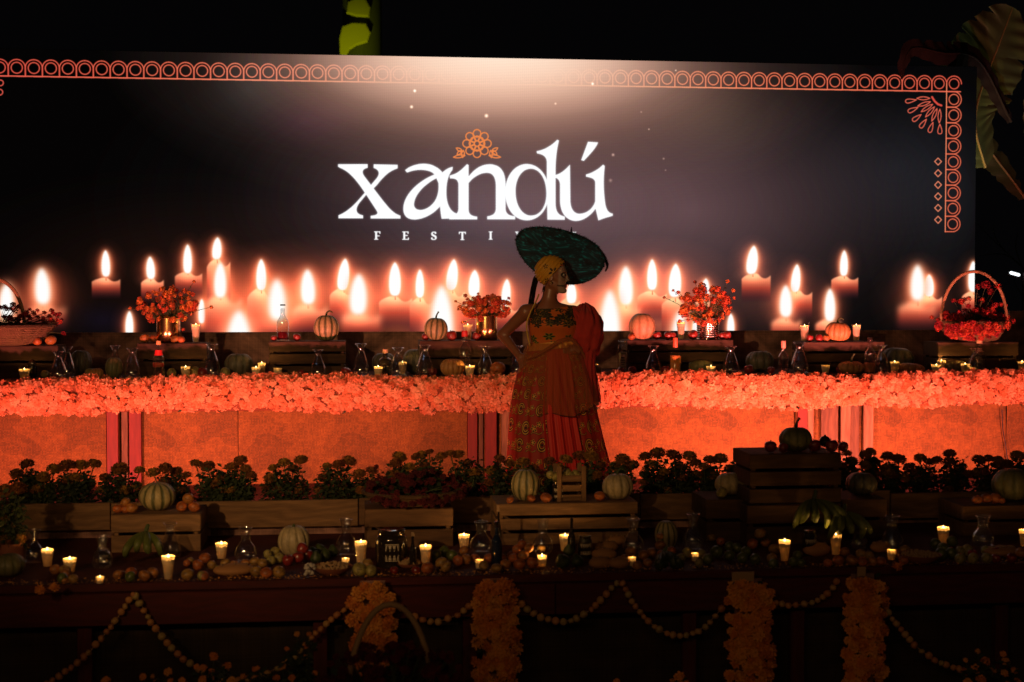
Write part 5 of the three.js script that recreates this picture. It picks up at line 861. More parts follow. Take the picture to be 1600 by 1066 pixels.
F('orange', 'orange in the heap left of the low candle before the wide crate', 'oranges left of the low candle', [[812, 882, 10], [832, 880, 10], [818, 868, 9, 886], [826, 856, 8, 886], [808, 858, 8, 886], [846, 857, 7, 880], [816, 850, 7, 886], [802, 872, 8]]);
F('avocado', 'green avocado right of the low candle before the wide crate', 'avocados before the wide crate', [[879, 877, 12], [902, 877, 10], [889, 861, 9, 880]]);
F('tangerine', 'tangerine in the heap right of the wide crate', 'tangerines right of the wide crate', [[1032, 852, 9], [1034, 866, 8], [1048, 862, 9], [1031, 838, 6, 870]]);
F('orange', 'orange in the dim heap below the low dark crate', 'oranges below the dark crate', [[1176, 850, 9], [1188, 834, 9, 860], [1196, 848, 8], [1112, 840, 7], [1126, 846, 7]]);
F('lime', 'dark lime in the dim heap right of the striped platform pumpkin', 'limes right of the platform pumpkin', [[1106, 874, 9], [1120, 862, 10], [1140, 868, 9], [1160, 872, 9], [1180, 874, 9]]);
F('orange', 'orange at the foot of the second tall candle at right', 'oranges at the right tall candle', [[1320, 862, 8], [1310, 876, 9], [1332, 876, 10], [1294, 880, 7], [1369, 880, 8], [1206, 872, 8], [1210, 858, 9]]);
F('lime', 'green lime under the candle perched at right', 'limes under the perched candle', [[1462, 850, 9], [1474, 858, 10], [1488, 846, 9], [1470, 866, 10], [1486, 864, 9]]);
F('guava', 'dim yellow fruit in the heap right of the perched candle', 'guavas right of the perched candle', [[1512, 860, 9], [1502, 874, 9], [1528, 876, 9], [1540, 860, 8], [1546, 874, 9], [1500, 862, 8]]);
F('orange', 'dim orange behind the flat bread at left', 'dim oranges behind the flat bread', [[352, 880, 8], [366, 884, 9], [384, 880, 8], [398, 878, 9], [410, 880, 8]]);
F('guava', 'dim guava behind the oranges left of the pale pumpkin', 'dim guavas left of the pale pumpkin', [[424, 876, 8], [436, 872, 9], [418, 866, 7], [430, 862, 8]]);
F('avocado', 'dark avocado in the heap between pale pumpkin and round carafe', 'avocados right of the pale pumpkin', [[494, 872, 9], [508, 868, 9], [500, 858, 8], [520, 862, 9], [490, 862, 7]]);
F('apple', 'dark apple at the foot of the big jug', 'apples by the jug', [[600, 876, 9], [616, 892, 7], [632, 878, 8], [650, 892, 7]]);
F('orange', 'orange behind the heap at the second marigold column', 'oranges above the second column', [[756, 884, 8], [776, 888, 9], [800, 868, 8], [784, 872, 8]]);
F('tangerine', 'tangerine among the bread rolls right of the limes', 'tangerines among the bread rolls', [[996, 884, 8], [1012, 880, 8], [986, 862, 9], [1006, 868, 9], [1018, 864, 8], [976, 872, 7]]);
F('guava', 'dim guava below the dark carafe right of the platform pumpkin', 'dim guavas below the dark carafe', [[1064, 872, 8], [1074, 864, 9], [1096, 866, 8], [1056, 880, 8], [1092, 880, 7]]);
F('lime', 'dark lime at the foot of the crate stack', 'limes at the crate stack', [[1152, 856, 8], [1166, 862, 9], [1140, 854, 8], [1210, 882, 8], [1240, 878, 8], [1252, 880, 7], [1246, 868, 8]]);
F('orange', 'dim orange around the bread below the carafe at right', 'dim oranges below the right carafe', [[1352, 880, 8], [1346, 866, 9], [1358, 868, 8], [1386, 882, 8], [1404, 866, 8], [1412, 876, 8], [1414, 860, 9]]);
F('apple', 'dark apple behind the dim fruit heap at right', 'dark apples at right', [[1520, 866, 8], [1556, 862, 8], [1572, 880, 8], [1584, 874, 8]]);
F('tangerine', 'bright tangerine at the right edge of the front tier', undefined, [[1597, 864, 10]]);
// bread, bowls, bananas, squashes
function loaf(px, py, w, label, group, h = 0.5, turn = 0.2) { const p = atY(px, py, DECK), k = mpp(p), t = thing('bread_loaf', label, 'bread', p, group, turn); const g = sphere.clone(); g.scale(w * 0.5 * k, w * 0.5 * k * h, w * 0.32 * k); g.translate(0, w * 0.4 * k * h, 0); part('crust', g, M.bread, t); for (const s of [-0.3, 0, 0.3]) part('score', taperTube([V(s * w * k, w * 0.84 * k * h * (1 - s * s), w * 0.14 * k), V(s * w * k + 0.004, w * 0.9 * k * h * (1 - s * s), 0), V(s * w * k, w * 0.84 * k * h * (1 - s * s), -w * 0.14 * k)], 0.004, 0.004, 8, 5), M.straw, t); }
loaf(366, 898, 66, 'long flat bread at the edge right of the forward candle', undefined, 0.3);
loaf(948, 862, 38, 'upper bread roll of the heap right of the limes', undefined); loaf(944, 874, 40, 'middle bread roll of the heap right of the limes', undefined, 0.5, -0.2); loaf(938, 887, 38, 'lowest left bread roll at the edge right of the limes'); loaf(968, 887, 36, 'lowest right bread roll at the edge right of the limes');
loaf(964, 850, 30, 'round bread roll leaning on the wide crate'); loaf(1276, 868, 46, 'dark bread roll between the two tall candles at right'); loaf(1376, 862, 36, 'bread roll below the carafe at right'); loaf(1565, 868, 60, 'flat bread on the platform at the right end', undefined, 0.28);
function bowl(px, py, w, label, fillMat, n) {
  const p = atY(px, py, DECK), k = mpp(p), R = w * 0.5 * k, t = thing('clay_bowl', label, 'bowl', p); part('dish', smoothLathe([[0.001, 0.004], [R * 0.5, 0.004], [R * 0.8, R * 0.2], [R, R * 0.42], [R * 0.96, R * 0.42], [R * 0.75, R * 0.24], [0.001, R * 0.12]], 24, 32), M.clay, t);
  const g = []; for (let i = 0; i < n; i++) { const s = new THREE.CapsuleGeometry(0.006, 0.014, 3, 6), a = rnd() * 6.28, r = Math.sqrt(rnd()) * R * 0.82; s.rotateX(rnd() * 3); s.rotateY(rnd() * 6); s.translate(Math.cos(a) * r, R * 0.36 + rr(0, 0.03) * (1 - r / R), Math.sin(a) * r); g.push(s); }
  part('peanut', mergeGeometries(g), fillMat, t).userData.kind = 'stuff';
}
bowl(520, 898, 62, 'shallow clay bowl of peanuts left of the tall candle', M.straw, 110); bowl(640, 888, 40, 'shallow clay bowl of peanuts beside the big jug', M.straw, 70); bowl(1438, 880, 66, 'clay bowl of peanuts left of the perched candle', M.straw, 110);
function bananas(px, py, label, n, L, mat, at, spread = 1) {
  const p = at ? atZ(px, py, at.z) : atY(px, py, DECK), t = thing('banana_bunch', label, 'bananas', p), top = V(0, L * 0.75, 0);
  for (let i = 0; i < n; i++) { const a = (i / (n - 1) - 0.5) * 2.6 * spread, o = rr(0.01, 0.04); part('banana', taperTube([top.clone(), V(Math.sin(a) * L * 0.4, L * 0.62, 0.04 + o), V(Math.sin(a) * L * 0.68, L * (0.3 + 0.12 * (i % 2)), 0.08 + o * 2), V(Math.sin(a) * L * 0.74, L * 0.16 * (i % 3), 0.06 + o)], (q) => 0.006 + 0.016 * Math.pow(Math.sin(PI * clamp(q * 1.02, 0, 1)), 0.5), 0, 14, 6), mat, t); }
  part('stalk', taperTube([top, V(0.005, L * 0.9, 0), V(0.012, L * 1.02, -0.01)], 0.014, 0.01, 6, 6), M.stem, t);
}
const greenBanana = phys({ color: lin(0.12, 0.15, 0.03), roughness: 0.5, clearcoat: 0.2 });
bananas(1272, 822, 'big bunch of green bananas leaning on the crate stack', 6, 0.19, greenBanana, { z: -7.5 }, 1.1); bananas(1318, 838, 'smaller bunch of green bananas right of the crate stack', 5, 0.17, greenBanana, { z: -7.45 }, 0.9); bananas(228, 866, 'bunch of dark green bananas leaning on the left front crate', 4, 0.15, greenBanana, { z: -7.55 }, 0.7); bananas(1038, 884, 'flat bunch of very dark bananas at the edge right of centre', 6, 0.09, M.avocado, null, 1.6);
{ const p = atY(484, 902, DECK), k = mpp(p), t = thing('sweets_glass', 'small glass of red and white sweets at the edge right of the orange row', 'glass', p); part('tumbler', lathe([[0.001, 0.001], [10 * k, 0.001], [13 * k, 0.075]], 24), M.glass, t); const g = []; for (let i = 0; i < 26; i++) { const s = new THREE.SphereGeometry(0.0085, 8, 6), a = rnd() * 6.28, r = Math.sqrt(rnd()) * 8 * k; s.translate(Math.cos(a) * r, 0.012 + rnd() * 0.05, Math.sin(a) * r); g.push(s); } part('sweets', mergeGeometries(g), M.paper, t).userData.kind = 'stuff'; }
// loose petals along the edge
{
  const tris = []; for (let i = 0; i < 5200; i++) { const x = rr(X0 + 1.4, X1 - 1.8), dens = 0.5 + 0.5 * noise.noise(x * 1.7, 2, 9) + 0.3 * noise.noise(x * 6, 5, 1); if (rnd() > dens) continue; const c = V(x, DECK + 0.004 + rr(0, 0.012), ZF + 0.005 - Math.abs(rr(0, 1) * rr(0, 0.16))), a = rnd() * 6.28, L = rr(0.006, 0.013), d = V(Math.cos(a), rr(-0.2, 0.7), Math.sin(a)).multiplyScalar(L), q = V(-Math.sin(a), rr(-0.3, 0.3), Math.cos(a)).multiplyScalar(L * 0.5); tris.push([c, c.clone().add(d).add(q), c.clone().add(d).sub(q)]); }
  single('petals', soup(tris), M.deepMarigold[1], 'orange petals strewn along the front edge of the platform', 'petals', undefined, undefined, 'stuff');
}
// single marigold heads lying at the edge
for (const [px, py, l] of [[84, 918, 'single marigold head lying at the edge below the first candles'], [62, 922, 'single marigold head lying at the far left of the edge'], [1402, 886, 'single marigold head lying at the edge below the peanut bowl at right']]) { const p = atY(px, py, DECK + 0.02), t = thing('cut_marigold', l, 'flower', p); bloom(t, V(0, 0, 0), 0.028, V(0.2, 1, 0.3), M.deepMarigold); part('calyx', new THREE.ConeGeometry(0.008, 0.02, 8), M.stem, t, V(0, -0.018, 0)).rotation.x = PI; }
// ------------------------------------------------------------------ the woman
{
  const foot = atZ(868, 786, ZW); foot.y = DECK; const k = mpp(foot), wx = foot.x;
  const W = (px, py, z = 0) => { const p = atZ(px, py, ZW + z); return V(p.x - wx, p.y - DECK, z); };
  const t = thing('person', 'woman in a tilted teal feathered hat and orange embroidered gown, hand on hip, face painted', 'person', V(wx, DECK, ZW));
  const smin = (a, b, q) => { const h = clamp(0.5 + 0.5 * (b - a) / q, 0, 1); return lerp(b, a, h) - q * h * (1 - h); };
  const cap = (p, a, b, ra, rb) => { const ab = b.clone().sub(a), h = clamp(p.clone().sub(a).dot(ab) / ab.lengthSq(), 0, 1); return p.distanceTo(a.clone().addScaledVector(ab, h)) - lerp(ra, rb, h); };
  const ell = (p, c, r) => { const x = (p.x - c.x) / r.x, y = (p.y - c.y) / r.y, z = (p.z - c.z) / r.z, q = Math.sqrt(x * x + y * y + z * z); return (q - 1) * Math.min(r.x, r.y, r.z) * (0.6 + 0.4 * q); };
  function mesh(f, c, h, res) {
    const mc = new MarchingCubes(res, new THREE.MeshBasicMaterial(), false, false, 160000), half = res / 2, p = V(0, 0, 0);
    for (let z = 0; z < res; z++) for (let y = 0; y < res; y++) for (let x = 0; x < res; x++) { p.set(c.x + (x - half) / half * h, c.y + (y - half) / half * h, c.z + (z - half) / half * h); mc.field[x + y * res + z * res * res] = -f(p); }
    mc.isolation = 0; mc.update();
    const n = mc.count ?? mc.geometry.drawRange.count, a = mc.positionArray.slice(0, n * 3), nn = new Float32Array(n * 3), e = h / res;
    for (let i = 0; i < n; i++) {
      p.set(a[i * 3] * h + c.x, a[i * 3 + 1] * h + c.y, a[i * 3 + 2] * h + c.z); p.toArray(a, i * 3);
      const q = p.clone(), gx = f(q.set(p.x + e, p.y, p.z)) - f(q.set(p.x - e, p.y, p.z)), gy = f(q.set(p.x, p.y + e, p.z)) - f(q.set(p.x, p.y - e, p.z)), gz = f(q.set(p.x, p.y, p.z + e)) - f(q.set(p.x, p.y, p.z - e));
      V(gx, gy, gz).normalize().toArray(nn, i * 3);
    }
    for (let i = 0; i < n; i += 3) {                                  // faces turned outwards
      const A = V().fromArray(a, i * 3), B = V().fromArray(a, i * 3 + 3), C = V().fromArray(a, i * 3 + 6), N = V().fromArray(nn, i * 3);
      if (B.clone().sub(A).cross(C.clone().sub(A)).dot(N) < 0) for (const arr of [a, nn]) for (let q = 0; q < 3; q++) { const s = arr[(i + 1) * 3 + q]; arr[(i + 1) * 3 + q] = arr[(i + 2) * 3 + q]; arr[(i + 2) * 3 + q] = s; }
    }
    const g = new THREE.BufferGeometry(); g.setAttribute('position', new THREE.BufferAttribute(a, 3)); g.setAttribute('normal', new THREE.BufferAttribute(nn, 3)); return g;
  }
  // skeleton
  const HC = W(864, 430, 0.0), neckB = W(855, 484, -0.015), shL = W(822, 487, -0.01), elL = W(785, 523, -0.13), wrL = W(811, 556, 0.0), shR = W(896, 489, -0.01), elR = W(928, 535, 0.0), wrR = W(900, 548, 0.1);
  const torso = (p) => {
    let d = ell(p, W(862, 512, -0.01), V(0.15, 0.16, 0.1)); d = smin(d, ell(p, W(862, 545, -0.01), V(0.125, 0.15, 0.09)), 0.05); d = smin(d, ell(p, W(863, 590, -0.01), V(0.18, 0.16, 0.12)), 0.05);
    d = smin(d, cap(p, shL, neckB, 0.047, 0.05), 0.04); d = smin(d, cap(p, shR, neckB, 0.047, 0.05), 0.04); return d;
  };
  const neckTop = W(861, 452, -0.01);
  const arms = (p) => Math.min(smin(cap(p, shL, elL, 0.046, 0.035), cap(p, elL, wrL, 0.036, 0.024), 0.015), smin(cap(p, shR, elR, 0.046, 0.035), cap(p, elR, wrR, 0.036, 0.024), 0.015));
  const body = (p) => { let d = smin(torso(p), cap(p, neckB, neckTop, 0.055, 0.048), 0.035); return smin(d, arms(p), 0.02); };
  const parts = [mesh(body, W(860, 540, 0), 0.46, 92)];
  // head: forward is towards the right of the picture, a little to the camera
  const yaw = 0.3, fx = V(Math.cos(yaw), 0, Math.sin(yaw)), fz = V(-Math.sin(yaw), 0, Math.cos(yaw)), up = V(0, 1, 0);
  const toH = (p) => { const d = p.clone().sub(HC); return V(d.dot(fx), d.dot(up), d.dot(fz)); };
  const fromH = (x, y, z) => HC.clone().addScaledVector(fx, x).addScaledVector(up, y).addScaledVector(fz, z);
  const skull = (q) => ell(q, V(-0.012, 0.028, 0), V(0.098, 0.092, 0.075));
  const headF = (p) => {
    const q = toH(p), s = V(q.x, q.y, Math.abs(q.z)); let d = skull(q);
    d = smin(d, ell(q, V(0.035, -0.035, 0), V(0.054, 0.08, 0.056)), 0.03); d = smin(d, cap(s, V(-0.005, -0.062, 0.044), V(0.062, -0.102, 0.012), 0.018, 0.018), 0.025);
    d = smin(d, ell(q, V(0.076, -0.106, 0), V(0.018, 0.016, 0.02)), 0.015); d = smin(d, cap(s, V(0.05, -0.03, 0.044), V(0.02, -0.015, 0.058), 0.014, 0.01), 0.02);
    d = smin(d, cap(s, V(0.08, 0.022, 0.008), V(0.066, 0.026, 0.042), 0.01, 0.009), 0.014); d = -smin(-d, ell(s, V(0.092, 0.0, 0.031), V(0.018, 0.013, 0.016)), 0.012);
    d = smin(d, cap(q, V(0.083, 0.012, 0), V(0.106, -0.034, 0), 0.007, 0.0095), 0.01); d = smin(d, cap(s, V(0.094, -0.038, 0), V(0.092, -0.038, 0.011), 0.008, 0.007), 0.007);
    d = smin(d, cap(s, V(0.091, -0.066, 0), V(0.08, -0.069, 0.018), 0.0068, 0.004), 0.006); d = smin(d, cap(s, V(0.088, -0.079, 0), V(0.078, -0.077, 0.016), 0.0075, 0.004), 0.006);
    d = -smin(-d, cap(s, V(0.099, -0.0725, 0), V(0.086, -0.073, 0.02), 0.0018, 0.0012), 0.003);
    d = smin(d, ell(s, V(-0.004, -0.012, 0.074), V(0.017, 0.03, 0.007)), 0.006); d = -smin(-d, ell(s, V(0.0, -0.012, 0.081), V(0.009, 0.019, 0.005)), 0.004);
    return smin(d, cap(p, neckB, neckTop, 0.055, 0.047), 0.02);
  };
  const cutHead = (p) => Math.max(headF(p), W(0, 470).y - p.y);
  parts.push(mesh(cutHead, fromH(-0.005, -0.03, 0), 0.17, 112));
  // hands: palm, five unequal fingers with knuckle bends
  function hand(wrist, dirs, nrm) {                                  // dirs: along the palm, across it (towards the thumb)
    const [a, b] = dirs, n = nrm, P = (u, v, w) => wrist.clone().addScaledVector(a, u).addScaledVector(b, v).addScaledVector(n, w), bones = [];
    const f = [[0.03, 0.078, 1], [0.01, 0.086, 1.06], [-0.011, 0.081, 1], [-0.03, 0.064, 0.85]];
    f.forEach(([v, L, s], i) => { const k0 = P(0.083 - Math.abs(v - 0.008) * 0.2, v, 0), k1 = P(0.083 + L * 0.45, v * 1.15, -0.012 - i * 0.002), k2 = P(0.083 + L * 0.72, v * 1.2, -0.032 - i * 0.003), k3 = P(0.083 + L * 0.82, v * 1.2, -0.05 - i * 0.003); bones.push([k0, k1, 0.009 * s, 0.0082 * s], [k1, k2, 0.0082 * s, 0.0074 * s], [k2, k3, 0.0074 * s, 0.0062 * s]); });
    const t0 = P(0.028, 0.03, -0.004), t1 = P(0.055, 0.058, -0.012), t2 = P(0.085, 0.066, -0.02); bones.push([P(0.01, 0.012, 0), t0, 0.015, 0.013], [t0, t1, 0.012, 0.0095], [t1, t2, 0.0095, 0.0075]);
    const palm = (p) => { let d = 9; for (const v of [0.026, 0.009, -0.009, -0.026]) d = smin(d, cap(p, P(0.012, v * 0.65, 0), P(0.083, v, 0), 0.0125, 0.0105), 0.01); return smin(d, cap(p, P(-0.03, 0, 0), P(0.015, 0, 0), 0.0235, 0.022), 0.016); };
    const fn = (p) => { let d = palm(p), e = 9; for (const q of bones) e = Math.min(e, cap(p, ...q)); return smin(d, e, 0.006); };
    const c = P(0.06, 0.01, -0.02); return mesh((p) => Math.max(fn(p), -(p.clone().sub(wrist).dot(a) + 0.025)), c, 0.13, 88);
  }
  const hA = W(820, 572, 0.06).sub(wrL).normalize(), hB0 = V(-0.6, 0.1, -0.75), nA = hA.clone().cross(hB0).normalize(), bA = nA.clone().cross(hA).normalize();
  parts.push(hand(wrL, [hA, bA.clone().negate()], nA.x > 0 ? nA.clone().negate() : nA));
  const rA = V(-0.93, 0.16, 0.12).normalize(), rN = V(0.1, 0.1, 1).normalize(), rB = rA.clone().cross(rN).normalize(); parts.push(hand(wrR, [rA, rB.y > 0 ? rB : rB.negate()], rA.clone().cross(rB).normalize().z > 0 ? rA.clone().cross(rB).normalize() : rB.clone().cross(rA).normalize()));
  const skinGeo = mergeGeometries(parts), sp = skinGeo.attributes.position, sc = new Float32Array(sp.count * 3);
  for (let i = 0; i < sp.count; i++) {                                // bare skin and the face paint
    const p = V().fromBufferAttribute(sp, i), q = toH(p), s = V(q.x, q.y, Math.abs(q.z)); let c = [0.22, 0.085, 0.045];
    if (p.y > W(0, 466).y && q.x > -0.01) {
      const face = THREE.MathUtils.smoothstep(q.x - 0.25 * s.z, 0.022, 0.04) * (q.y > -0.125 ? 1 : 0), mix = (d, w) => { c = c.map((v, j) => lerp(v, d[j], w)); };
      mix([0.42, 0.33, 0.28], face * 0.6); mix([0.02, 0.015, 0.015], 1 - THREE.MathUtils.smoothstep(Math.hypot((q.y - 0.001) / 1.0, (s.z - 0.033)), 0.017, 0.024) * 1 - (q.x < 0.05 ? 1 : 0) < 0 ? 0 : (1 - THREE.MathUtils.smoothstep(Math.hypot(q.y - 0.001, s.z - 0.033), 0.017, 0.024)));
      if (q.x > 0.095 && q.y < -0.015 && q.y > -0.05 && s.z < 0.014) mix([0.03, 0.02, 0.02], 0.8);
      if (Math.abs(q.y + 0.0725 + 0.12 * (0.06 - q.x) * (q.x < 0.07 ? -1 : 0)) < 0.005 && q.x > 0.035 && s.z > 0.012) mix([0.02, 0.015, 0.015], 0.85);
      if (q.y < -0.06 && q.y > -0.087 && s.z < 0.02 && q.x > 0.075) mix([0.25, 0.02, 0.02], 0.8);
    }
    sc.set(c, i * 3);
  }
  skinGeo.setAttribute('color', new THREE.BufferAttribute(sc, 3));
  part('body', skinGeo, phys({ vertexColors: true, roughness: 0.4 }), t);
  for (const s of [-1, 1]) part('eye', new THREE.SphereGeometry(0.0115, 16, 12), stdm({ color: lin(0.25, 0.22, 0.2), roughness: 0.2 }), t, fromH(0.077, 0.001, s * 0.031));
  part('earring', new THREE.SphereGeometry(0.009, 12, 10), M.gold, t, fromH(0.0, -0.05, 0.082));

  // cloth textures: embroidery of dark flowers and gold loops
  const embroider = (g, x, y, r, dark, gold, n = 6) => { g.save(); g.translate(x, y); g.rotate((x * 7 + y) % 6); for (let i = 0; i < n; i++) { g.save(); g.rotate(i * 2 * PI / n); g.beginPath(); g.ellipse(r * 0.6, 0, r * 0.42, r * 0.24, 0, 0, 7); g.fillStyle = dark; g.fill(); g.strokeStyle = gold; g.lineWidth = r * 0.12; g.stroke(); g.restore(); } g.beginPath(); g.arc(0, 0, r * 0.2, 0, 7); g.fillStyle = gold; g.fill(); g.restore(); };
  const weave = (g, w, h, n) => { for (let i = 0; i < n; i++) { g.fillStyle = i % 2 ? 'rgba(255,220,150,0.05)' : 'rgba(40,0,0,0.07)'; g.fillRect(rnd() * w, rnd() * h, 1 + rnd() * 2, 10 + rnd() * 60); } };
  const bodiceTex = canvasTex(1024, 512, (g, w, h) => {
    g.fillStyle = '#b85a16'; g.fillRect(0, 0, w, h); weave(g, w, h, 900);
    for (let i = 0; i < 150; i++) embroider(g, rnd() * w, 10 + rnd() * 200, 24 + rnd() * 14, '#0b0b08', i % 3 ? '#3a3212' : '#6a5418', 5);
    for (let i = 0; i < 26; i++) { g.beginPath(); g.arc(rnd() * w, rnd() * 190, 14 + rnd() * 20, rnd() * 6, rnd() * 6 + 3); g.strokeStyle = '#101008'; g.lineWidth = 6; g.stroke(); }
    for (const x of [300, 440, 585, 720, 60, 160, 860, 960]) { embroider(g, x, 330 + (x % 40), 40, '#0c100a', '#6f7428'); embroider(g, x + 30, 400, 26, '#0c100a', '#7e7a2c', 5); }
  });
  const skirtTex = canvasTex(1024, 1024, (g, w, h) => {
    g.fillStyle = '#9a2010'; g.fillRect(0, 0, w, h); weave(g, w, h, 1500); g.lineCap = 'round';
    for (let r = 0; r < 9; r++) for (let c = 0; c < 12; c++) {
      const x = (c + (r % 2) * 0.5) * w / 12 + rr(-8, 8), y = (r + 0.5) * h / 9 + rr(-8, 8);
      if ((r + c) % 2) { for (const [q, ww, s] of [[38, 15, '#0e0a06'], [38, 6, '#d89c38'], [22, 12, '#0e0a06'], [22, 5, '#e0a840']]) { g.beginPath(); g.ellipse(x, y, q * 0.72, q, 0.3, 0.4, 5.9); g.strokeStyle = s; g.lineWidth = ww; g.stroke(); } g.beginPath(); g.arc(x, y, 8, 0, 7); g.fillStyle = '#0e0a06'; g.fill(); }
      else { embroider(g, x - 16, y + 8, 25, '#0e0b07', '#d8a03c', 5); embroider(g, x + 24, y - 18, 19, '#0e0b07', '#e0b04c', 5); g.beginPath(); g.moveTo(x - 40, y + 40); g.bezierCurveTo(x - 10, y + 10, x + 10, y + 60, x + 40, y + 30); g.strokeStyle = '#120c06'; g.lineWidth = 9; g.stroke(); g.strokeStyle = '#c88e34'; g.lineWidth = 4; g.stroke(); }
    }
  }, true, [1, 1]);
  const scarfTex = canvasTex(256, 256, (g, w, h) => { g.fillStyle = '#b8861c'; g.fillRect(0, 0, w, h); weave(g, w, h, 300); embroider(g, 128, 128, 44, '#15100a', '#a87c20', 5); for (const [x, y] of [[60, 80], [200, 70], [70, 200], [190, 190]]) embroider(g, x, y, 24, '#181208', '#a87c20', 5); });
  const dbl = { side: THREE.DoubleSide };
  const bodiceM = phys({ ...dbl, map: bodiceTex, roughness: 0.75, sheen: 0.3, sheenColor: lin(1, 0.5, 0.2), sheenRoughness: 0.5 }), skirtM = phys({ ...dbl, map: skirtTex, roughness: 0.7 }), plainM = phys({ ...dbl, color: lin(0.55, 0.02, 0.012), roughness: 0.65, sheen: 0.4, sheenColor: lin(1, 0.2, 0.1), sheenRoughness: 0.5 });
  const organza = phys({ ...dbl, color: lin(0.44, 0.13, 0.02), roughness: 0.95, transmission: 0.45, thickness: 0, transparent: true, opacity: 0.52 }), redOrganza = phys({ ...dbl, color: lin(0.52, 0.022, 0.014), roughness: 0.95, transmission: 0.4, thickness: 0 });
  // a sheet round the body; rows: [py, left px, right px, half depth, z of the middle]; angle 0 = picture right, PI/2 = camera
  function shell(rows, a0, a1, nu, nv, shape, uvf) {
    const R = rows.map(([py, l, r, d, zc = 0]) => { const A = W(l, py), B = W(r, py); return { y: A.y, cx: (A.x + B.x) / 2, rx: (B.x - A.x) / 2, rz: d, zc }; });
    const cr = (a, b, c, d, s) => 0.5 * (2 * b + (c - a) * s + (2 * a - 5 * b + 4 * c - d) * s * s + (3 * b - a - 3 * c + d) * s * s * s);
    const at = (v) => { const f = v * (R.length - 1), i = Math.min(Math.floor(f), R.length - 2), s = f - i, q = (j) => R[clamp(j, 0, R.length - 1)], o = {}; for (const key of ['y', 'cx', 'rx', 'rz', 'zc']) o[key] = cr(q(i - 1)[key], q(i)[key], q(i + 1)[key], q(i + 2)[key], s); return o; };
    const pos = [], uv = [], idx = [];
    for (let j = 0; j <= nv; j++) for (let i = 0; i <= nu; i++) {
      const u = i / nu, v = j / nv, th = lerp(a0, a1, u), o = at(v), m = shape ? shape(th, v, o) : { k: 1, dy: 0, dr: 0 }, c = Math.cos(th), s = Math.sin(th);
      pos.push(o.cx + c * (o.rx * (m.k ?? 1) + (m.dr ?? 0)), o.y + (m.dy ?? 0), o.zc + s * (o.rz * (m.k ?? 1) + (m.dr ?? 0))); uv.push(...(uvf ? uvf(th, v) : [1 - th / (2 * PI), 1 - v]));
    }
    for (let j = 0; j < nv; j++) for (let i = 0; i < nu; i++) { const a = j * (nu + 1) + i, b = a + nu + 1; idx.push(a, a + 1, b, b, a + 1, b + 1); }
    const g = new THREE.BufferGeometry(); g.setAttribute('position', new THREE.Float32BufferAttribute(pos, 3)); g.setAttribute('uv', new THREE.Float32BufferAttribute(uv, 2)); g.setIndex(idx); g.computeVertexNormals(); return g;
  }
  const bust = (th, v) => { const f = Math.max(0, Math.sin(th)); return { dr: 0.02 * Math.exp(-Math.pow((v - 0.36) / 0.2, 2)) * f * (Math.abs(Math.cos(th)) > 0.1 ? 1 : 0.85), dy: v < 0.02 ? 0.012 * Math.sin(th * 2 + 0.4) : 0 }; };
  part('bodice', shell([[481, 829, 899, 0.115, -0.005], [494, 826, 903, 0.135, 0.0], [508, 825, 905, 0.15, 0.0], [522, 827, 903, 0.128, 0.0], [537, 829, 900, 0.108, 0], [552, 822, 906, 0.125, 0]], 0, 2 * PI, 96, 40, bust), bodiceM, t);
  const pleat = (n, amp, ph) => (th, v) => ({ dr: amp * v * (Math.sin(th * n + ph + 0.6 * Math.sin(th * 3)) + 0.4 * Math.sin(th * n * 2.3 + ph)) });
  const skirtRows = [[541, 826, 902, 0.11, 0], [566, 814, 917, 0.14, 0], [600, 804, 926, 0.165, 0], [640, 797, 931, 0.19, 0], [690, 794, 942, 0.24, 0], [740, 791, 955, 0.27, 0], [784, 787, 968, 0.3, 0]];
  part('patterned_skirt', shell(skirtRows, 0.58 * PI, PI * 2 + 0.38 * PI, 190, 60, pleat(15, 0.012, 1), (th, v) => [((2 * PI - th) / (2 * PI)) * 2, (1 - v) * 1.2]), skirtM, t);
  part('skirt_panel', shell(skirtRows, 0.36 * PI, 0.6 * PI, 60, 60, (th, v) => ({ dr: 0.004 + 0.014 * v * Math.sin(th * 34) + 0.006 * v * Math.sin(th * 71) })), plainM, t);
  const hem = (th) => { const c = Math.cos(th), s = Math.sin(th); return 0.055 * s - 0.03 * c + 0.016 * Math.sin(th * 5 + 1); };
  const pepShape = (th, v) => ({ dr: 0.012 + v * (0.02 * Math.sin(th * 7 + 2.4 * v + 0.5) + 0.011 * Math.sin(th * 15 - 2 * v + 2)) + 0.006 * Math.sin(th * 34 + 5 * v) * Math.sqrt(v), dy: -v * hem(th) });
  const pepRows = [[536, 827, 903, 0.118, 0], [556, 818, 915, 0.155, 0], [584, 815, 925, 0.186, 0], [612, 818, 931, 0.208, 0], [632, 822, 934, 0.222, 0]];
  const pep = part('peplum', shell(pepRows, 0, 2 * PI, 180, 40, pepShape), organza, t);
  { const q = []; const gp = pep.geometry.attributes.position; for (let i = 0; i < 180; i++) q.push(V().fromBufferAttribute(gp, 40 * 181 + i)); part('hem_cord', new THREE.TubeGeometry(new THREE.CatmullRomCurve3(q, true), 360, 0.0028, 5, true), stdm({ color: lin(0.05, 0.008, 0.006), roughness: 0.9 }), pep); }
  part('sash', shell([[533, 828, 901, 0.118, 0], [538, 826, 903, 0.126, 0], [544, 824, 905, 0.13, 0]], 0, 2 * PI, 90, 6, (th) => ({ dr: 0.006 + 0.004 * Math.sin(th * 23), dy: 0.02 * Math.cos(th) })), phys({ ...dbl, color: lin(0.62, 0.3, 0.05), roughness: 0.6 }), t);
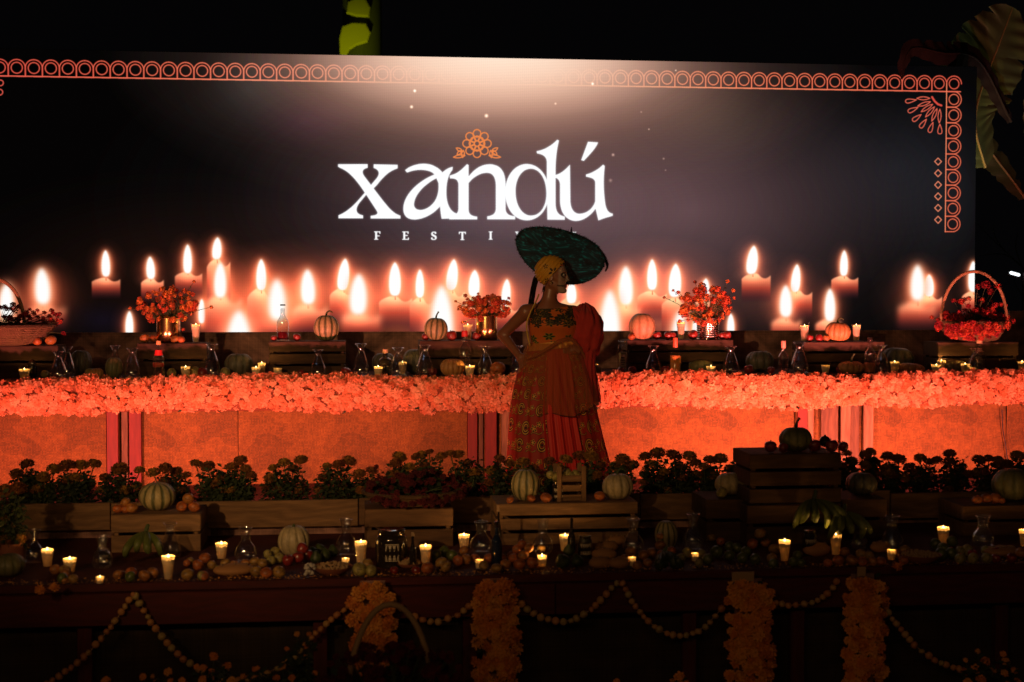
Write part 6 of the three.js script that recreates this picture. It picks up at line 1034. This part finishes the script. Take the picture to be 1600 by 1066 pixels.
  // draped fold from the hand across the waist
  part('drape', taperTube([W(822, 562, 0.1), W(838, 556, 0.135), W(858, 544, 0.15), W(876, 533, 0.15), W(892, 530, 0.14), W(906, 545, 0.12), W(918, 566, 0.1)], (q) => 0.004 + 0.011 * Math.sin(PI * q), 0, 40, 8), organza, t);
  // huge puffed sleeve
  {
    const c = W(915, 516, 0.01), g = new THREE.SphereGeometry(1, 90, 60), p = g.attributes.position;
    for (let i = 0; i < p.count; i++) {
      const d = V().fromBufferAttribute(p, i), th = Math.atan2(d.z, d.x), fold = 0.06 * Math.sin(th * 9 + d.y * 4 + 2 * noise.noise(d.x * 2, d.y * 2, d.z * 2)) * (0.4 + 0.6 * Math.abs(d.y)) + 0.05 * Math.sin(th * 19 + d.y * 7) * Math.abs(d.y) + 0.12 * noise.noise(d.x * 2.2 + 4, d.y * 2.2, d.z * 2.2);
      const s = 1 + fold; p.setXYZ(i, d.x * 0.118 * s + 0.012 * d.y, d.y * 0.175 * s - 0.01, d.z * 0.135 * s);
    }
    g.computeVertexNormals(); const sl = part('sleeve', g, redOrganza, t, c); sl.rotation.z = 0.12;
    for (let i = 0; i < 7; i++) { const f = shell([[476 + i, 884 + i * 3, 902 + i * 4, 0.03, 0.02], [486 + i * 3, 882 + i * 3, 912 + i * 4, 0.06, 0.03], [497 + i * 4, 884 + i * 3, 916 + i * 3.6, 0.075, 0.03]], 0, 2 * PI, 50, 10, (th, v) => ({ dr: 0.012 * v * Math.sin(th * 7 + i * 1.9) })); part('ruffle', f, redOrganza, sl).position.copy(c).negate(); sl.children[i].position.set(-c.x, -c.y, -c.z); }
    part('sleeve_fall', shell([[540, 905, 934, 0.07, 0.02], [565, 903, 928, 0.085, 0.03], [600, 902, 930, 0.09, 0.03], [628, 900, 934, 0.1, 0.03]], -0.6, PI * 0.9, 60, 30, (th, v) => ({ dr: 0.014 * Math.sin(th * 11) * v })), redOrganza, t);
  }
  // halter strap
  part('strap', tube([W(842, 460, 0.05), W(838, 470, 0.075), W(829, 488, 0.1), W(823, 505, 0.1), W(824, 522, 0.09), W(828, 540, 0.09)], 0.005, 40, 6), phys({ color: lin(0.55, 0.34, 0.05), roughness: 0.6 }), t);
  // headscarf: follows the skull, ends on a line from the brow to the nape
  const A = toH(W(884, 411)), B = toH(W(850, 448)), nrm = V(-(A.y - B.y), A.x - B.x, 0).normalize();
  const scarfF = (p) => { const q = toH(p), d = skull(q) - 0.012 - 0.0025 * Math.sin((q.x * nrm.x + q.y * nrm.y) * 260 + q.z * 30); return Math.max(d, -q.clone().sub(B).dot(nrm)); };
  const sg = mesh(scarfF, fromH(-0.02, 0.04, 0), 0.13, 80), suv = [], spp = sg.attributes.position; for (let i = 0; i < spp.count; i++) { const q = toH(V().fromBufferAttribute(spp, i)); suv.push(0.42 + q.x / 0.2, 0.4 + q.y / 0.2); } sg.setAttribute('uv', new THREE.Float32BufferAttribute(suv, 2));
  part('headscarf', sg, phys({ map: scarfTex, roughness: 0.6 }), t);
  const hairM = stdm({ color: lin(0.012, 0.008, 0.007), roughness: 0.45 }), pony = [];
  for (let i = 0; i < 26; i++) { const o = V(rr(-0.016, 0.016), rr(-0.01, 0.01), rr(-0.02, 0.02)), e = o.clone().multiplyScalar(1.15); pony.push(taperTube([W(848, 430, -0.05).add(o.clone().multiplyScalar(0.5)), W(839, 434, -0.07).add(o), W(834, 449, -0.075).add(o), W(831, 466, -0.07).add(e), W(828 + rr(-2, 3), 482 + rr(-4, 3), -0.06).add(e)], (q) => 0.007 * (1 - 0.7 * q), 0, 16, 5)); }
  for (let i = 0; i < 7; i++) pony.push(taperTube([W(850, 446, 0.03 - i * 0.01), W(848 + rr(-3, 3), 453, 0.02), W(845 + rr(-2, 5), 458 + rr(-2, 4), 0.02)], 0.0022, 0.0008, 8, 4));
  part('hair', mergeGeometries(pony), hairM, t);
  // the hat: a wide round brim seen from below, crown on the far side, feather trim
  {
    const hat = new THREE.Group(); hat.name = 'hat'; t.add(hat); const hc = W(873, 400, -0.05), N = V(0.337, 0.8, -0.5).normalize(); hat.position.copy(hc); hat.quaternion.setFromUnitVectors(V(0, 1, 0), N);
    const hatTex = dataTex(256, (u, v, x, y) => { const a = tn(u, v, 7, 3), b = tn(u, v, 19, 8), s = Math.max(0, b * 1.3 + a * 0.5 - 0.12), q = hash(x >> 1, y >> 1) * 0.35; return [4 + 8 * s, 60 + 130 * s + 30 * a + 18 * q, 86 + 150 * s + 36 * a + 18 * q]; }, [1, 1]);
    const R = 0.312, seg = 96, rings = 24, pos = [], uv = [], idx = [];
    for (let side = 0; side < 2; side++) for (let j = 0; j <= rings; j++) for (let i = 0; i <= seg; i++) { const a = i / seg * 2 * PI, r = R * j / rings, w = 0.022 * Math.pow(j / rings, 3) * Math.sin(2 * a + 1) + 0.012 * Math.pow(j / rings, 2); pos.push(Math.cos(a) * r, w + (side ? 0.006 : 0) + 0.0015 * noise.noise(Math.cos(a) * r * 40, Math.sin(a) * r * 40, 3), Math.sin(a) * r); uv.push(Math.cos(a) * r * 2.4, Math.sin(a) * r * 2.4); }
    for (let side = 0; side < 2; side++) for (let j = 0; j < rings; j++) for (let i = 0; i < seg; i++) { const a = side * (rings + 1) * (seg + 1) + j * (seg + 1) + i, b = a + seg + 1; side ? idx.push(a, a + 1, b, b, a + 1, b + 1) : idx.push(a, b, a + 1, b, b + 1, a + 1); }
    const bg = new THREE.BufferGeometry(); bg.setAttribute('position', new THREE.Float32BufferAttribute(pos, 3)); bg.setAttribute('uv', new THREE.Float32BufferAttribute(uv, 2)); bg.setIndex(idx); bg.computeVertexNormals();
    part('brim', bg, stdm({ map: hatTex, bumpMap: hatTex, bumpScale: 0.004, roughness: 0.8, side: THREE.DoubleSide }), hat);
    part('crown', smoothLathe([[0.095, 0.006], [0.092, 0.05], [0.08, 0.1], [0.05, 0.12], [0.0005, 0.125]], 20, 32), stdm({ map: hatTex, roughness: 0.8 }), hat);
    const fm = stdm({ color: lin(0.004, 0.009, 0.009), roughness: 0.8, side: THREE.DoubleSide }), tris = [];
    for (let i = 0; i < 2600; i++) { const a = rnd() * 2 * PI, w = 0.022 * Math.sin(2 * a + 1) + 0.012, b = V(Math.cos(a) * (R - rr(0, 0.02)), w + rr(-0.006, 0.012), Math.sin(a) * (R - rr(0, 0.02))), d = V(Math.cos(a) + rr(-0.7, 0.7), rr(-0.6, 0.7), Math.sin(a) + rr(-0.7, 0.7)).normalize().multiplyScalar(rr(0.008, 0.02)), q = V(rr(-1, 1), rr(-1, 1), rr(-1, 1)).normalize().multiplyScalar(0.0022); tris.push([b.clone().add(q), b.clone().add(d), b.clone().sub(q)]); }
    part('feather_trim', soup(tris), fm, hat);
    const hp = (px, py, z) => hat.worldToLocal(t.localToWorld(W(px, py, z))); t.updateMatrixWorld(true);
    const plume = (pts, wid, n, name) => { const c = new THREE.CatmullRomCurve3(pts.map((a) => hp(...a))), q = [], tr = []; for (let i = 0; i < n; i++) { const u = rnd(), b = c.getPointAt(u), tg = c.getTangentAt(u), s = V(rr(-1, 1), rr(-1, 1), rr(-1, 1)).cross(tg).normalize(), L = wid * rr(0.6, 1.1) * Math.pow(Math.sin(PI * clamp(0.12 + u * 0.85, 0, 1)), 0.5), e = b.clone().addScaledVector(s, L).addScaledVector(tg, L * 0.7), w = tg.clone().multiplyScalar(0.0018); tr.push([b.clone().add(w), e, b.clone().sub(w)]); } const m = part(name, mergeGeometries([soup(tr), taperTube(c.getPoints(10), 0.002, 0.001, 24, 4).toNonIndexed()]), fm, hat); return m; };
    plume([[914, 390, -0.1], [924, 389, -0.1], [936, 393, -0.1], [945, 404, -0.1], [949, 416, -0.1], [946, 424, -0.1]], 0.02, 1500, 'plume'); plume([[918, 392, -0.14], [932, 396, -0.14], [941, 406, -0.14], [944, 418, -0.14]], 0.014, 700, 'plume'); plume([[892, 382, -0.12], [892.5, 370, -0.12], [893, 355, -0.12]], 0.012, 500, 'plume');
  }
}

// ------------------------------------------------------------------ plants and lights behind
function bananaLeaf(name, parent, mid, width, mat, s, tear = 1) {
  const c = new THREE.CatmullRomCurve3(mid), n = 60, pos = [], idx = [], keep = seed; seed = s; const notch = []; for (let i = 0; i <= n; i++) notch.push([1, 1].map(() => (rnd() < 0.16 * tear ? rr(0.35, 0.75) : 1)));
  for (let i = 0; i <= n; i++) {
    const u = i / n, p = c.getPointAt(u), tg = c.getTangentAt(u), side = tg.clone().cross(V(0.25, 0.1, 1)).normalize(), nor = side.clone().cross(tg), w = width * Math.pow(Math.sin(PI * clamp(0.05 + 0.95 * u, 0, 1)), 0.55) * (1 + 0.08 * noise.noise(u * 9, s, 0));
    for (const q of [-1, -0.66, -0.33, 0, 0.33, 0.66, 1]) { const k = Math.abs(q) > 0.4 ? notch[i][q < 0 ? 0 : 1] : 1; pos.push(...p.clone().addScaledVector(side, q * w * k).addScaledVector(nor, -0.25 * w * Math.abs(q) + 0.012 * Math.sin(i * 1.3) * Math.abs(q)).addScaledVector(tg, Math.abs(q) * w * 0.35).toArray()); }
  }
  for (let i = 0; i < n; i++) for (let j = 0; j < 6; j++) { const a = i * 7 + j, b = a + 7; idx.push(a, b, a + 1, b, b + 1, a + 1); }
  seed = keep; const g = new THREE.BufferGeometry(); g.setAttribute('position', new THREE.Float32BufferAttribute(pos, 3)); g.setIndex(idx); g.computeVertexNormals();
  const l = part(name, g, mat, parent); part('midrib', taperTube(mid, 0.016, 0.004, 30, 6), mat.transmission ? M.midrib : mat, l); return l;
}
M.midrib = stdm({ color: lin(0.3, 0.24, 0.08), roughness: 0.6 });
{
  const lm = phys({ color: lin(0.1, 0.14, 0.05), roughness: 0.5, transmission: 0.35, thickness: 0, side: THREE.DoubleSide }), dry = stdm({ color: lin(0.012, 0.007, 0.005), roughness: 0.9, side: THREE.DoubleSide });
  const z = -13.2, root = atZ(1640, 560, z), t = thing('banana_plant', 'banana plant with broad torn leaves rising behind the right corner of the screen', 'banana plant', V(root.x, 0, z)), L = (px, py, dz = 0) => atZ(px, py, z + dz).sub(t.position);
  part('trunk', taperTube([V(0, 0, 0), L(1640, 560), L(1628, 330), L(1612, 240)], 0.13, 0.07, 20, 12), M.leaf[1], t);
  bananaLeaf('leaf', t, [L(1540, 262, -0.1), L(1524, 196), L(1533, 142), L(1559, 76), L(1583, 12)], 0.44, lm, 41, 0.8); bananaLeaf('leaf', t, [L(1602, 310, -0.4), L(1512, 170, -0.4), L(1524, 100, -0.4), L(1533, 40, -0.4), L(1549, 18, -0.4)], 0.17, lm, 43, 0.4);
  bananaLeaf('leaf', t, [L(1620, 240), L(1650, 140), L(1690, 60), L(1720, 10)], 0.3, lm, 49);
  bananaLeaf('dry_leaf', t, [L(1580, 190, -0.1), L(1530, 96, 0.3), L(1470, 82, 0.9), L(1424, 76, 1.05), L(1412, 100, 1.1), L(1408, 124, 1.1)], 0.12, dry, 51, 0.3);
  const p = atZ(1500, 505, -12.75); p.y = 1.5; floodLamp('garden_uplight', 'warm garden uplight hidden behind the right corner of the screen', p, atZ(1524, 62, -13.6), lin(1, 0.6, 0.14), 9, 0.2, 0.1);
}
{
  const z = -24, b = atZ(566, 500, z); const t = thing('palm_trunk', 'pale tree trunk behind the screen with green lit leaf bases', 'tree', V(b.x, 0, z)), L = (px, py, dz = 0) => atZ(px, py, z + dz).sub(t.position), bark = stdm({ color: lin(0.06, 0.07, 0.085), roughness: 0.9 }), k = mpp(b);
  part('trunk', taperTube([V(0, 0, 0), L(566, 300), L(566, 60), L(565, -60), L(563, -200)], 31 * k, 30 * k, 24, 20), bark, t);
  const gm = stdm({ color: lin(0.42, 0.44, 0.02), roughness: 0.7, side: THREE.DoubleSide }), fan = (pts, name) => { const s = new THREE.Shape(pts.map(([x, y]) => { const q = L(x, y); return new THREE.Vector2(q.x, q.y); })); const g = new THREE.ExtrudeGeometry(s, { depth: 0.05, bevelEnabled: true, bevelSize: 0.03, bevelThickness: 0.04, bevelSegments: 3, curveSegments: 12 }); part(name, g, gm, t, V(0, 0, 31 * k + 0.02)); };
  fan([[534, 96], [533, 66], [537, 50], [550, 45], [570, 46], [576, 58], [572, 70], [556, 75], [545, 82], [537, 96]], 'leaf_base'); fan([[544, 26], [546, 12], [556, 7], [570, 9], [576, 20], [574, 31], [556, 30]], 'leaf_base');
  const p = atZ(520, 250, -21.5); floodLamp('garden_uplight', 'green garden uplight hidden behind the screen', p, L(558, 50).add(t.position), lin(0.85, 0.85, 0.02), 14, 0.26, 0.12);
}
{
  const p = atZ(1586, 428, -12.5), k = mpp(p), t = thing('strip_lamp', 'small white strip lamp in the dark beyond the right end', 'lamp', V(p.x, p.y, p.z)), m = part('tube', new THREE.CapsuleGeometry(2.3 * k, 13 * k, 4, 10), stdm({ color: 0x000000, emissive: lin(0.9, 0.97, 1), emissiveIntensity: 2.2 }), t); m.rotation.z = PI / 2 - 0.26;
  const h = part('hood', board(26 * k, 1.6 * k, 6 * k), M.metalBlack, t, V(-1 * k, -4.4 * k, 0)); h.rotation.z = -0.26; const pole = p.y; part('pole', new THREE.CylinderGeometry(0.02, 0.03, pole, 10), M.metalBlack, t, V(20 * k, -pole / 2 + 2 * k, -0.05));
  const l = new THREE.SpotLight(lin(0.86, 0.95, 0.8), 2, 0, 0.6, 1, 2); l.castShadow = true; l.name = 'strip_lamp_light'; l.position.copy(p).add(V(0, 4 * k, 0.02)); l.target.position.copy(atZ(1572, 120, -13.2)); scene.add(l, l.target);
}
{
  const z = -15, b = atZ(1650, 420, z), t = thing('bare_shrub', 'bare thin twigs in the dark right of the screen', 'shrub', V(b.x, 0, z)), L = (px, py, dz = 0) => atZ(px, py, z + dz).sub(t.position), tw = [];
  for (const q of [[[1640, 470], [1600, 420], [1570, 392], [1545, 368], [1528, 350]], [[1600, 420], [1575, 400], [1552, 397], [1530, 400]], [[1570, 392], [1556, 372], [1552, 356]], [[1600, 425], [1588, 390], [1590, 362]], [[1650, 470], [1608, 470], [1590, 450], [1584, 436]]]) tw.push(taperTube(q.map(([x, y]) => L(x, y, rr(-0.2, 0.2))), 0.008, 0.003, 14, 5));
  part('twig', mergeGeometries(tw), M.stem, t); part('stem', taperTube([V(0, 0, 0), L(1650, 560), L(1640, 470)], 0.02, 0.01, 10, 6), M.stem, t);
}
camera.far = 400; camera.updateProjectionMatrix();
renderer.render(scene, camera);
